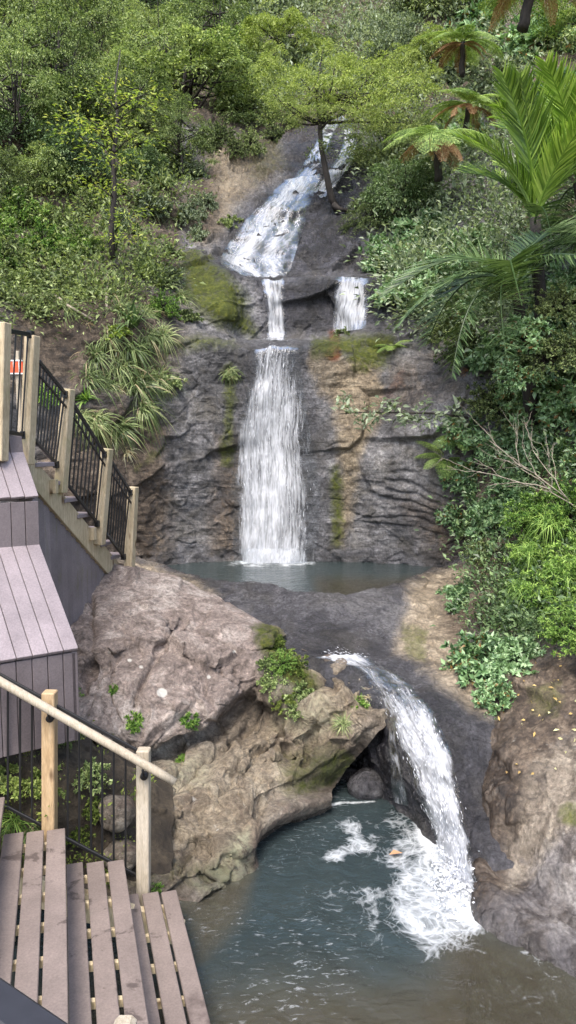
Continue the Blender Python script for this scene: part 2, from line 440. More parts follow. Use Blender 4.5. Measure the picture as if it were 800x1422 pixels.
tan = np.maximum.reduce([
    pd([(440, 490), (470, 492), (520, 500), (530, 540), (522, 590), (500, 640), (492, 700), (480, 760), (462, 760), (468, 680), (470, 600), (455, 560), (430, 505)], 10),
    .9 * pd([(300, 190), (380, 180), (400, 240), (340, 275), (320, 300), (290, 345), (262, 330), (255, 280)], 16),
    .8 * pd([(185, 480), (240, 470), (250, 520), (200, 530)], 14)])
brown = np.maximum.reduce([
    pd([(60, 560), (170, 560), (232, 600), (236, 700), (225, 775), (180, 785), (40, 780)], 20),
    .95 * pd([(0, 330), (130, 340), (250, 420), (250, 470), (180, 560), (0, 560)], 30),
    .5 * pd([(535, 500), (640, 480), (640, 560), (540, 580)], 18),
    .75 * pd([(560, 700), (680, 680), (680, 790), (600, 790)], 25),
    .7 * pd([(300, 600), (345, 600), (335, 780), (290, 770)], 12),
    .8 * pd([(255, 240), (300, 230), (310, 330), (262, 340)], 14)])
moss = np.maximum.reduce([
    1.0 * pd([(252, 355), (275, 348), (310, 375), (345, 415), (352, 462), (318, 462), (280, 430), (252, 400)], 12),
    .95 * pd([(436, 470), (470, 462), (545, 462), (552, 480), (535, 508), (495, 515), (470, 490), (440, 488)], 9),
    .95 * sm(9 + wob * .8 - linedist(px, py, [(466, 655), (470, 700), (468, 752)]), -12, 10),
    .8 * sm(9 + wob - linedist(px, py, [(318, 520), (320, 560), (316, 640)]), -8, 8),
    .55 * pd([(240, 465), (330, 466), (330, 480), (250, 490)], 10),
    .5 * sm(10 + wob - linedist(px, py, [(190, 650), (230, 620)]), -8, 8),
    .5 * pd([(330, 195), (400, 190), (400, 235), (350, 260)], 14)])
rust = np.maximum(.9 * sm(10 + wob * .6 - linedist(px, py, [(464, 465), (466, 490)]), -6, 6), .3 * sm(8 + wob - linedist(px, py, [(560, 520), (530, 560)]), -8, 8))
wet = np.maximum.reduce([
    pd([(330, 470), (460, 470), (460, 785), (320, 785)], 22), .9 * pd([(350, 380), (540, 380), (540, 465), (350, 468)], 20),
    pd([(340, 170), (500, 170), (520, 380), (300, 380)], 25), .8 * sm(770 - 0 * px, 0, 1) * sm(py, 740, 775) * (yy < 11)])
black = np.maximum.reduce([pd([(395, 175), (500, 165), (515, 260), (500, 330), (520, 384), (400, 384), (300, 384), (290, 362), (340, 285), (400, 250)], 14), .9 * pd([(348, 384), (545, 384), (545, 462), (372, 466)], 12), .2 * pd([(455, 490), (540, 560), (610, 600), (620, 780), (500, 780)], 30)])
brown = np.maximum(brown, np.maximum(sm(yy, 15.8, 17.0), sm(yy, 10.6, 11.6) * sm(-px, -268, -235)))
me = mesh_np('cliff', vc, grid_quads(NRc, NCc), mat=M['cliff'], attrs=dict(tan=tan, brown=brown, moss=moss, rust=rust, wet=wet, black=black))
tag(link('cliff', me), kind='structure')

# ---- rock sill between the two pools, down to the chute --------------------------------
def row(pts): return [P(*p) for p in pts]
sl = [[PZ(x, .9, Y) for x, Y in zip([150, 230, 290, 350, 420, 490, 560, 620, 680, 780], [10.0, 9.9, 9.2, 8.9, 8.7, 8.7, 8.9, 9.6, 10.0, 10.0])],
      [PZ(x, z, Y) for x, z, Y in zip([130, 205, 290, 350, 420, 490, 550, 612, 680, 780], [1.62, 1.52, 1.41, 1.40, 1.385, 1.375, 1.40, 1.43, 1.75, 2.2], [9.3, 9.6, 8.75, 8.4, 8.15, 8.15, 8.5, 9.45, 9.7, 9.7])],
      [PZ(x, z, Y) for x, z, Y in zip([130, 200, 285, 348, 420, 490, 555, 620, 690, 790], [1.60, 1.50, 1.43, 1.42, 1.40, 1.385, 1.42, 1.47, 1.8, 2.3], [8.7, 9.0, 8.4, 8.1, 7.95, 7.95, 8.2, 8.9, 9.2, 9.2])],
      row([(110, 830, 8.0), (190, 812, 8.2), (270, 840, 7.9), (345, 855, 7.7), (420, 866, 7.55), (495, 868, 7.5), (560, 862, 7.65), (620, 830, 8.15), (690, 800, 8.5), (790, 760, 8.6)]),
      row([(110, 870, 7.5), (190, 870, 7.5), (270, 880, 7.4), (340, 895, 7.2), (410, 908, 7.0), (480, 911, 6.95), (555, 915, 6.95), (615, 880, 7.4), (690, 850, 7.7), (790, 810, 7.8)]),
      row([(150, 930, 7.2), (230, 930, 7.2), (300, 930, 7.0), (370, 935, 6.85), (440, 927, 6.72), (505, 932, 6.65), (568, 942, 6.6), (622, 930, 6.75), (700, 900, 7.0), (790, 870, 7.1)]),
      row([(200, 980, 7.2), (260, 980, 7.2), (320, 980, 7.0), (400, 975, 6.7), (465, 962, 6.5), (528, 962, 6.40), (590, 968, 6.25), (640, 965, 6.35), (700, 955, 6.5), (790, 940, 6.5)]),
      row([(240, 1030, 7.3), (300, 1030, 7.2), (380, 1030, 7.1), (440, 1025, 6.95), (500, 1015, 6.65), (545, 1012, 6.15), (606, 1010, 5.9), (652, 1010, 5.95), (705, 1010, 6.0), (790, 1010, 6.0)]),
      row([(260, 1070, 7.3), (320, 1070, 7.2), (390, 1070, 7.2), (450, 1075, 6.95), (510, 1080, 6.6), (560, 1085, 5.85), (618, 1095, 5.50), (658, 1100, 5.5), (705, 1110, 5.5), (790, 1110, 5.5)]),
      [PZ(x, .05, Y) for x, Y in zip([280, 340, 400, 455, 515, 585, 635, 668, 710, 790], [7.4, 7.3, 7.0, 6.75, 6.4, 5.7, 5.15, 4.95, 4.9, 4.9])],
      [PZ(x, -.9, Y) for x, Y in zip([280, 340, 400, 455, 515, 585, 635, 668, 710, 790], [7.4, 7.3, 7.0, 6.75, 6.35, 5.6, 5.05, 4.85, 4.8, 4.8])]]
Gs = loft(np.array(sl), 420, 420)
px, py = proj(Gs.reshape(-1, 3))
flat = sm(polydist(px, py, [(300, 815), (600, 800), (560, 925), (430, 925)]), -20, 20)
Gs, _ = rough_grid(Gs, (.03, .05, .03, .03, .012), 31, 0, 1 - .45 * flat)
vs = Gs.reshape(-1, 3); px, py = proj(vs); wob = 15 * fbm(vs * 2.5, 5, 78, .65)
BV_SLAB = bvh_of(Gs, 2)
tan = np.maximum(pd([(560, 812), (610, 795), (660, 780), (700, 800), (680, 1000), (650, 985), (600, 940), (548, 905), (566, 860)], 12), pd([(130, 770), (220, 785), (300, 822), (250, 850), (130, 850)], 12))
moss = .55 * sm(polydist(px, py, [(560, 870), (590, 880), (600, 930), (562, 915)]) + wob, -8, 8)
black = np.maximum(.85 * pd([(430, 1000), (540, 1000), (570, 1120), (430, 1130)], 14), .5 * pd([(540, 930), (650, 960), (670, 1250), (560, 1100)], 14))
wet = np.maximum(1 - tan, .0); brown = .75 * pd([(610, 830), (690, 820), (690, 960), (640, 960)], 14)
me = mesh_np('rock_sill', vs, grid_quads(420, 420), mat=M['slab'], attrs=dict(tan=tan, moss=moss, wet=wet, brown=brown, black=black))
tag(link('rock_sill', me), kind='structure')

# ---- right bank: rock wall that climbs into the planted hillside ------------------------
rb = [[PZ(x, -1.0, Y) for x, Y in zip([640, 648, 655, 668, 700, 740, 800, 900, 1150], [6.0, 5.5, 4.9, 4.6, 4.4, 4.25, 4.0, 3.6, 2.9])],
      [PW(652, 1160, .0), PW(656, 1200, .0), PW(662, 1240, .0), PW(670, 1278, .0), PW(702, 1305, .0), PW(742, 1328, .0), PW(800, 1360, .0), PW(900, 1420, .0), PW(1150, 1560, .0)],
      row([(655, 1120, 5.8), (662, 1150, 5.5), (676, 1180, 5.2), (698, 1210, 5.0), (735, 1232, 4.83), (775, 1250, 4.66), (835, 1270, 4.45), (940, 1300, 4.1), (1200, 1380, 3.4)]),
      row([(660, 1070, 5.85), (672, 1085, 5.6), (690, 1105, 5.35), (718, 1125, 5.15), (755, 1140, 5.0), (800, 1150, 4.8), (860, 1160, 4.6), (980, 1170, 4.3), (1240, 1180, 3.6)]),
      row([(664, 1010, 6.05), (684, 1015, 5.9), (706, 1025, 5.7), (735, 1030, 5.55), (775, 1035, 5.4), (820, 1035, 5.25), (890, 1030, 5.05), (1010, 1010, 4.7), (1270, 980, 4.0)]),
      row([(655, 950, 6.5), (690, 945, 6.4), (720, 945, 6.25), (750, 940, 6.15), (790, 930, 6.05), (840, 925, 5.9), (910, 910, 5.7), (1040, 880, 5.3), (1300, 800, 4.6)]),
      row([(650, 880, 7.2), (690, 870, 7.2), (725, 860, 7.1), (760, 850, 7.0), (805, 835, 6.9), (860, 820, 6.8), (935, 790, 6.6), (1060, 730, 6.2), (1320, 600, 5.4)]),
      row([(655, 790, 8.3), (695, 760, 8.3), (730, 745, 8.2), (770, 730, 8.1), (815, 700, 8.0), (880, 670, 7.8), (960, 620, 7.6), (1090, 540, 7.2), (1350, 400, 6.4)]),
      row([(665, 640, 9.5), (705, 600, 9.4), (740, 580, 9.3), (780, 560, 9.2), (830, 520, 9.1), (900, 480, 9.0), (990, 420, 8.8), (1120, 330, 8.4), (1380, 200, 7.6)]),
      row([(680, 440, 10.8), (715, 400, 10.7), (750, 380, 10.6), (790, 360, 10.5), (840, 330, 10.4), (920, 290, 10.4), (1010, 230, 10.2), (1150, 150, 9.8), (1400, 20, 9)]),
      row([(690, 240, 13.0), (730, 210, 13.0), (770, 190, 13), (820, 170, 13), (870, 140, 13), (950, 110, 13), (1040, 70, 12.8), (1180, 0, 12.4), (1430, -100, 11.6)]),
      row([(700, 60, 18), (750, 30, 18), (800, 10, 18), (850, -10, 18), (910, -30, 18), (990, -60, 18), (1080, -90, 18), (1220, -140, 17), (1460, -200, 16)]),
      row([(700, -150, 30), (760, -160, 30), (820, -170, 30), (880, -180, 30), (940, -190, 30), (1020, -200, 30), (1120, -210, 30), (1260, -240, 29), (1500, -300, 28)])]
Gb = loft(np.array(rb), 460, 330)
Gb, _ = rough_grid(Gb, (.05, .05, .025, .03, .014), 51, .012)
vb = Gb.reshape(-1, 3); px, py = proj(vb); wob = 18 * fbm(vb * 2.2, 5, 79, .65)
BV_BANK = bvh_of(Gb, 2)
tan = np.maximum(pd([(715, 1060), (810, 1010), (830, 1130), (760, 1170), (720, 1240), (690, 1230), (700, 1130)], 16), .8 * pd([(740, 900), (800, 880), (800, 930), (740, 930)], 14))
brown = np.maximum(pd([(655, 920), (760, 900), (840, 920), (830, 1010), (735, 1060), (712, 1150), (690, 1240), (640, 1290), (640, 1080)], 20), sm(-py, -900, -860))
moss = np.maximum(.6 * sm(12 + wob - linedist(px, py, [(790, 1130), (815, 1140)]), -8, 8), .45 * pd([(730, 950), (780, 945), (780, 1000), (735, 990)], 12))
wet = np.maximum(.9 * pd([(640, 960), (700, 960), (700, 1100), (672, 1290), (640, 1290)], 20), .9 * sm(.12 - vb[:, 2], -.1, .1))
me = mesh_np('rock_bank', vb, grid_quads(460, 330), mat=M['bank'], attrs=dict(tan=tan, brown=brown, moss=moss, wet=wet))
tag(link('rock_bank', me), kind='structure')

# ---- the big boulder --------------------------------------------------------------------
bo = [row([(20, 900, 8.1), (110, 880, 8.2), (190, 870, 8.3), (290, 890, 8.3), (360, 910, 8.1), (430, 950, 7.6), (500, 970, 7.3), (552, 1010, 6.9)]),
      row([(15, 845, 7.7), (85, 812, 7.95), (180, 800, 8.1), (290, 834, 8.0), (360, 872, 7.75), (432, 920, 7.3), (500, 940, 6.9), (548, 990, 6.5)]),
      row([(15, 832, 7.35), (85, 797, 7.6), (180, 791, 7.7), (290, 825, 7.65), (362, 862, 7.4), (434, 911, 7.0), (500, 932, 6.65), (545, 985, 6.25)]),
      row([(25, 860, 6.9), (95, 850, 7.0), (185, 848, 7.0), (284, 862, 7.05), (362, 882, 6.95), (428, 930, 6.75), (492, 952, 6.45), (537, 1002, 6.18)]),
      row([(40, 940, 6.4), (110, 920, 6.45), (190, 915, 6.45), (284, 915, 6.6), (366, 912, 6.75), (418, 958, 6.55), (478, 985, 6.32), (527, 1014, 6.16)]),
      row([(50, 1040, 6.0), (120, 1010, 5.98), (205, 1022, 5.92), (280, 1000, 6.12), (340, 955, 6.5), (405, 985, 6.45), (466, 1012, 6.24), (517, 1028, 6.2)]),
      row([(50, 1060, 6.1), (120, 1042, 6.14), (208, 1048, 6.14), (280, 1022, 6.38), (342, 984, 6.66), (398, 1006, 6.42), (456, 1036, 6.22), (504, 1045, 6.28)]),
      row([(50, 1120, 5.7), (130, 1110, 5.72), (220, 1106, 5.62), (290, 1085, 5.78), (340, 1056, 6.0), (390, 1055, 6.1), (438, 1070, 6.05), (484, 1066, 6.3)]),
      row([(50, 1180, 5.4), (130, 1180, 5.38), (228, 1172, 5.22), (290, 1158, 5.32), (336, 1122, 5.55), (376, 1100, 5.8), (422, 1098, 5.95), (468, 1088, 6.3)]),
      [PW(60, 1232, .05), PW(140, 1246, .05), PW(230, 1250, .03), PW(292, 1243, .03), PW(348, 1196, .06), PW(362, 1158, .16), PW(400, 1134, .16), PW(458, 1114, .1)],
      [PZ(60, -.9, 5.2), PZ(140, -.9, 5.1), PZ(230, -.9, 4.95), PZ(292, -.9, 5.0), PZ(350, -.9, 5.4), PZ(375, -.6, 6.1), PZ(420, -.5, 6.5), PZ(470, -.5, 6.8)]]
Gd = loft(np.array(bo), 460, 460)
px, py = proj(Gd.reshape(-1, 3))
topw = sm(polydist(px, py, [(70, 790), (370, 840), (370, 915), (330, 985), (200, 1040), (60, 1040)]), -15, 15)
pg = Gd.reshape(-1, 3); Ng = grid_normals(Gd).reshape(-1, 3)
wx, wy = px + 16 * fbm(pg * 2.3, 3, 301), py + 16 * fbm(pg * 2.3, 3, 302)
grv = np.zeros(len(px))
for ln_, wd_, dp_ in [([(248, 866), (226, 888), (212, 906), (206, 936), (186, 972)], 5, .055), ([(330, 938), (346, 902), (372, 878)], 4, .05), ([(150, 905), (190, 882), (252, 862)], 3, .03), ([(132, 830), (126, 900), (116, 962)], 6, .07),
                      ([(250, 905), (300, 925), (330, 960)], 3, .03), ([(170, 1000), (150, 955), (160, 910)], 3, .03),
                      ([(245, 1085), (300, 1052), (350, 1000), (372, 960)], 6, .08), ([(225, 1135), (290, 1112), (340, 1062), (405, 1030)], 5, .07), ([(300, 1205), (330, 1152), (362, 1110)], 4, .05), ([(210, 1082), (258, 1100), (272, 1150), (252, 1205)], 5, .06), ([(405, 960), (385, 1040), (330, 1082)], 4, .06), ([(470, 950), (440, 1000), (425, 1060)], 4, .05)]:
    grv = np.maximum(grv, 1.35 * dp_ * np.exp(-(linedist(wx, wy, ln_) / (.75 * wd_)) ** 2))
q_ = (wx * .52 + wy * .86) / 46 + .5 * fbm(pg * 1.1, 3, 303); st_ = q_ - np.floor(q_)
rib = .05 * (sm(st_, 0, .75) - sm(st_, .86, 1.0) - .4) * (1 - topw)
Gd = (pg - Ng * np.sign((Ng * (pg - np.array((0, 0, ZC)))).sum(1))[:, None] * (rib - grv)[:, None]).reshape(Gd.shape)
edgew = sm(polydist(px, py, [(40, 780), (560, 900), (560, 1010), (500, 1050), (440, 1095), (385, 1120), (345, 1170), (330, 1215), (200, 1240), (40, 1240)]), -10, 40)
Gd, _ = rough_grid(Gd, (.07, .15, .06, .06, .008), 71, 0, (1 - .35 * topw) * (.3 + .7 * edgew))
vd = Gd.reshape(-1, 3); px, py = proj(vd); wob = 14 * fbm(vd * 2.4, 5, 80, .65)
BV_BOULDER = bvh_of(Gd, 2)
pink = pd([(60, 780), (200, 780), (300, 815), (372, 860), (378, 905), (335, 975), (280, 1015), (205, 1040), (110, 1030), (40, 1040)], 12)
moss = np.maximum.reduce([.9 * sm(20 + wob * 1.4 - linedist(px, py, [(372, 885), (400, 930), (425, 945)]), -12, 12),
                          .75 * sm(15 + wob * 1.5 - linedist(px, py, [(420, 1090), (450, 1080), (475, 1060)]), -10, 10),
                          .55 * pd([(380, 1040), (470, 1030), (470, 1090), (390, 1120)], 18), .4 * pd([(130, 1180), (330, 1190), (330, 1240), (130, 1240)], 16)])
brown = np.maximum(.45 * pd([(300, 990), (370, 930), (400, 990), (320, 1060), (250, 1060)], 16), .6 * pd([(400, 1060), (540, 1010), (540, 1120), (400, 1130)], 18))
wet = np.maximum(.9 * sm(.10 - vd[:, 2], -.05, .06), .6 * pd([(430, 1040), (560, 1000), (560, 1120), (430, 1120)], 18))
tan = np.maximum(.8 * pd([(420, 915), (520, 930), (520, 1010), (420, 1010)], 14), .72 * pd([(205, 1065), (330, 1000), (480, 935), (540, 985), (470, 1060), (380, 1120), (345, 1180), (340, 1235), (150, 1245), (150, 1100)], 20))
me = mesh_np('boulder', vd, grid_quads(460, 460), mat=M['boulder'], attrs=dict(pink=pink, moss=moss, brown=brown, wet=wet, tan=tan, lichen=np.maximum.reduce([.9 * pd([(300, 1190), (345, 1150), (352, 1215), (290, 1245), (258, 1228)], 10), .55 * pd([(370, 920), (430, 930), (480, 990), (420, 1040), (380, 1010)], 18), .5 * pd([(230, 1050), (300, 1040), (290, 1090), (235, 1100)], 14)]), pale=np.maximum.reduce([sm(r_ + .12 * wob - np.hypot((px - x_), (py - y_) * 1.2), -1.5, 1.5) for x_, y_, r_ in ((225, 962, 7), (180, 917, 3), (196, 926, 3), (152, 905, 2.5), (325, 905, 3), (290, 940, 2.5), (300, 1150, 4), (270, 1110, 3))])))
tag(link('boulder', me), 'huge pinkish brown boulder with cracked overhang beside the lower pool', 'boulder')

# ---- garden bank behind the lower rail, under the boulder's left end ----------------------
gb = [row([(-260, 1000, 5.6), (-60, 1000, 5.5), (60, 1000, 5.4), (150, 1040, 5.6), (240, 1080, 5.9)]),
      row([(-260, 1050, 5.0), (-60, 1050, 4.95), (60, 1052, 4.92), (150, 1075, 5.25), (240, 1110, 5.5)]),
      row([(-260, 1130, 4.84), (-60, 1130, 4.82), (60, 1130, 4.82), (150, 1150, 5.02), (240, 1185, 5.1)]),
      row([(-300, 1250, 4.6), (-60, 1250, 4.7), (60, 1245, 4.72), (150, 1240, 4.85), (235, 1248, 4.85)]),
      [PZ(-300, -.9, 4.2), PZ(-60, -.9, 4.5), PZ(60, -.9, 4.6), PZ(150, -.9, 4.7), PZ(235, -.9, 4.75)]]
Gg = loft(np.array(gb), 120, 140)
Gg, _ = rough_grid(Gg, (.03, .03, .03, .02, .012), 91)
BV_GARDEN = bvh_of(Gg, 1)
tag(link('ground_bank', mesh_np('ground_bank', Gg.reshape(-1, 3), grid_quads(120, 140), mat=M['soil'])), kind='structure')

# ---- bed of the pools and far ground -------------------------------------------------------
def bed():
    t = NT('stream_bed'); co = t.coord()
    v = t.n('TexVoronoi', {'feature': 'F1'}, Vector=co, Scale=5.5).outputs
    n = t.noise(co, 2.2, 6, .6)
    c = t.ramp(n, [(.35, (.10, .075, .045)), (.6, (.24, .18, .105))])
    c = t.mix(.55, c, t.ramp(v['Distance'], [(.0, 1.25), (.5, .75), (.8, .3)]), 'MULTIPLY')
    c = t.mix(.25, c, v['Color'], 'MULTIPLY')
    return t.surf(t.principled(Base_Color=c, Roughness=.8, Normal=t.bump(v['Distance'], .6, -.08)))
M['bed'] = bed()
nx = ny = 160
X, Y = np.meshgrid(np.concatenate([[-220, -60], np.linspace(-8, 8, nx - 4), [60, 220]]), np.concatenate([[-220, -60], np.linspace(-2, 12, ny - 4), [60, 220]]))
q = np.stack([X, Y, 0 * X], -1); p = q.reshape(-1, 3)
z = -.95 + .1 * fbm(p * 1.3, 4, 5)
shelf = sm(p[:, 0] * .9 + 5.1 - p[:, 1], 1.7, 3.1) * sm(p[:, 1], 1, 2) * (np.abs(p[:, 0]) < 8)
z = z + .78 * shelf + .06 * fbm(p * 3, 3, 8) * shelf
z = z + .5 * sm(4.6 - p[:, 1], 0, 1.2) * sm(p[:, 0], -3, -.6) * (np.abs(p[:, 0]) < 8) * (1 - shelf)
p[:, 2] = z
tag(link('ground', mesh_np('ground', p, grid_quads(ny, nx), mat=M['bed'])), kind='structure')
# ------------------------------------------------------------------ water
def pool_mat(name, deep, shallow, rip, foamk=1.0, clear=.35):
    t = NT(name); co = t.coord()
    n = t.noise(co, 1.3, 4, .5)
    c = t.mix(t.attr('shallow'), t.mix(n, deep[0], deep[1]), shallow)
    warp = t.n('TexNoise', None, Vector=co, Scale=3.0, Detail=3.0).outputs['Color']
    wv = t.n('VectorMath', {'operation': 'SCALE'}); t.set(wv, '0', warp); wv.inputs['Scale'].default_value = .28
    ad = t.n('VectorMath', {'operation': 'ADD'}); t.set(ad, '0', co); t.set(ad, '1', wv.outputs[0]); wc = ad.outputs[0]
    v1 = t.vor(wc, 6.5); v2 = t.vor(wc, 17)
    lace = t.math('MAXIMUM', t.n('MapRange', {'clamp': True}, Value=v1, From_Min=.14, From_Max=.0).outputs[0],
                  t.math('MULTIPLY', t.n('MapRange', {'clamp': True}, Value=v2, From_Min=.16, From_Max=.0).outputs[0], .75))
    fn = t.math('ADD', t.math('MULTIPLY', t.noise(wc, 8, 8, .75, .6), .6), t.math('MULTIPLY', t.noise(wc, 34, 6, .7, .4), .4))
    f = t.math('ADD', t.math('MULTIPLY', t.attr('foam'), 1.55), t.math('ADD', t.math('MULTIPLY', t.math('MULTIPLY', lace, fn), .62), t.math('MULTIPLY', fn, 1.5)))
    f = t.n('MapRange', {'clamp': True}, Value=f, From_Min=1.24, From_Max=2.05).outputs[0]
    f = t.math('MULTIPLY', f, t.n('MapRange', {'clamp': True}, Value=t.attr('foam'), From_Min=.02, From_Max=.16).outputs[0])
    # loose froth flecks and sky glints on the ripples, painted pale
    fl = t.noise(t.coord('Object', (7, 20, 1), (0, 0, .35)), 1.5, 6, .75, .8)
    fl = t.math('MULTIPLY', t.n('MapRange', {'clamp': True}, Value=fl, From_Min=.57, From_Max=.66).outputs[0], t.attr('fleck_glint'))
    f = t.math('MAXIMUM', f, t.math('MULTIPLY', fl, .6))
    h = t.math('ADD', t.noise(t.coord('Object', (1, 1.6, 1), (0, 0, .3)), rip, 4, .6, .8), t.math('MULTIPLY', t.noise(co, rip * 3.5, 3, .55, .5), .35))
    nb = t.bump(h, .55, .035)
    body = t.principled(Base_Color=c, Roughness=.06, Normal=nb, IOR=1.33, Specular_IOR_Level=.5)
    thru = t.n('BsdfTransparent', None, Color=(.62, .72, .66, 1)).outputs[0]
    gl = t.n('BsdfGlossy', None, Color=(1, 1, 1, 1), Roughness=.06, Normal=nb).outputs[0]
    fr = t.n('Fresnel', None, IOR=1.33, Normal=nb).outputs[0]
    clearsh = t.n('MixShader', None); t.set(clearsh, '0', fr); t.set(clearsh, '1', thru); t.set(clearsh, '2', gl)
    m1 = t.n('MixShader'); t.set(m1, '0', t.math('ADD', t.math('MULTIPLY', t.attr('shallow'), .55), clear * .3, True)); t.set(m1, '1', body); t.set(m1, '2', clearsh.outputs[0])
    foam = t.principled(Base_Color=(.62, .65, .67), Roughness=.6, Normal=t.bump(fn, .6, .03))
    m2 = t.n('MixShader'); t.set(m2, '0', t.math('MULTIPLY', f, foamk)); t.set(m2, '1', m1.outputs[0]); t.set(m2, '2', foam)
    return t.surf(m2.outputs[0])
M['pool'] = pool_mat('lower_pool_water', ((.020, .031, .034), (.040, .055, .057)), (.125, .11, .078), 5.5)
M['pool2'] = pool_mat('upper_pool_water', ((.030, .044, .045), (.045, .060, .060)), (.09, .078, .05), 6.0)

# lower pool
n = 620
X, Y = np.meshgrid(np.linspace(-2.4, 4.2, n), np.linspace(2.2, 7.2, n))
X[:, 0] = -9; X[:, -1] = 9; Y[0] = -6
p = np.stack([X, Y, 0 * X], -1).reshape(-1, 3)
px, py = proj(p)
imp = PW(632, 1215, 0)
r = np.hypot((p[:, 0] - imp[0]) * 1.0, p[:, 1] - imp[1])
p[:, 2] = .012 * fbm(p * (2.4, 3.6, 1), 4, 1) + .035 * np.exp(-r / .45) * fbm(p * 6, 4, 2) + .012 * np.exp(-r / 1.2) * np.sin(r * 24)
d1 = linedist(px, py, [(608, 1160), (640, 1200), (658, 1262)])
foam = np.maximum.reduce([
    1.0 * np.exp(-(np.maximum(d1 - 6 + 14 * fbm(p * 4, 4, 14), 0) / 27) ** 2),
    .52 * sm(12 * fbm(p * 3, 4, 15) + polydist(px, py, [(560, 1195), (662, 1200), (662, 1290), (600, 1318), (560, 1290), (545, 1240)]), -34, 20),
    .52 * sm(polydist(px, py, [(560, 1150), (610, 1165), (640, 1210), (560, 1235), (580, 1180)]), -22, 14),
    .55 * sm(polydist(px, py, [(470, 1152), (498, 1140), (508, 1163), (520, 1184), (470, 1190), (452, 1186), (488, 1172)]) + 16 * fbm(p * 6, 4, 12), -14, 12),
    .40 * np.exp(-((px - 485) / 50) ** 2 - ((py - 1160) / 32) ** 2) * sm(fbm(p * 3.5, 4, 16), -.2, .3),
    .62 * sm(fbm(p * 3, 3, 33), -.3, .2) * sm(1.0 - linedist(px, py, [(448, 1119), (480, 1114), (520, 1114)]), -2.5, 1.5),
    .30 * sm(polydist(px, py, [(540, 1120), (600, 1150), (560, 1180), (530, 1140)]), -14, 10),
    .58 * np.exp(-(r / .95) ** 2) * sm(fbm(p * 2.4, 4, 17), -.25, .25)])
fleck_glint = np.maximum(.9 * sm(polydist(px, py, [(330, 1240), (600, 1240), (620, 1330), (640, 1400), (560, 1422), (300, 1422), (290, 1290)]), -30, 60), .45)  # where froth flecks and painted ripple glints show
fleck_glint = fleck_glint * sm(fbm(p * 1.4, 3, 9), -.35, .25)
shallow = np.maximum(sm(polydist(px, py, [(640, 1285), (690, 1300), (810, 1360), (900, 1500), (480, 1500), (560, 1400), (600, 1330)]) + 25 * fbm(p * 2, 3, 4), -40, 50),
                     .8 * sm(polydist(px, py, [(240, 1245), (350, 1210), (330, 1280), (280, 1330)]) + 15 * fbm(p * 2, 3, 5), -22, 25))
shallow = np.maximum(shallow, .75 * sm(py + 40 * fbm(p * 1.5, 3, 6), 1310, 1430))
me = mesh_np('lower_pool_water', p, grid_quads(n, n), mat=M['pool'], attrs=dict(foam=foam, fleck_glint=fleck_glint, shallow=shallow))
tag(link('lower_pool_water', me), kind='structure')

# upper pool: the front edge follows the rock lip
nx, ny = 320, 160
X = np.linspace(-3.2, 3.2, nx)[None].repeat(ny, 0)
lipx = np.array([PZ(x, 1.4, Y)[0] for x, Y in zip([130, 205, 290, 350, 420, 490, 550, 612, 680], [9.3, 9.45, 8.6, 8.25, 8.02, 8.02, 8.35, 9.3, 9.6])])
lipy = np.array([9.3, 9.45, 8.6, 8.25, 8.02, 8.02, 8.35, 9.3, 9.6])
fy = np.interp(X[0], lipx, lipy)
Y = fy[None] + (10.6 - fy[None]) * np.linspace(0, 1, ny)[:, None]
p = np.stack([X, Y, 1.4 + 0 * X], -1).reshape(-1, 3); px, py = proj(p)
imp = PW(378, 780, 1.4); r = np.hypot((p[:, 0] - imp[0]) * .8, (p[:, 1] - imp[1]) * 1.2)
p[:, 2] += .010 * np.exp(-r / .7) * fbm(p * (5, 8, 1), 4, 2) + .003 * fbm(p * (3, 6, 1), 3, 3)
foam = np.maximum.reduce([.8 * sm(4 + 5 * fbm(p * 5, 3, 22) - linedist(px, py, [(338, 779), (422, 779)]), -6, 5), .34 * sm(polydist(px, py, [(325, 776), (435, 776), (445, 786), (310, 786)]), -5, 5),
                          .8 * sm(polydist(px, py, [(462, 830), (480, 828), (495, 840), (470, 840)]), -5, 3)])
shallow = .8 * sm(polydist(px, py, [(440, 805), (560, 805), (640, 795), (560, 840), (440, 840)]), -12, 10)
me = mesh_np('upper_pool_water', p, grid_quads(ny, nx), mat=M['pool2'], attrs=dict(foam=foam, fleck_glint=0 * r, shallow=shallow))
tag(link('upper_pool_water', me), kind='structure')

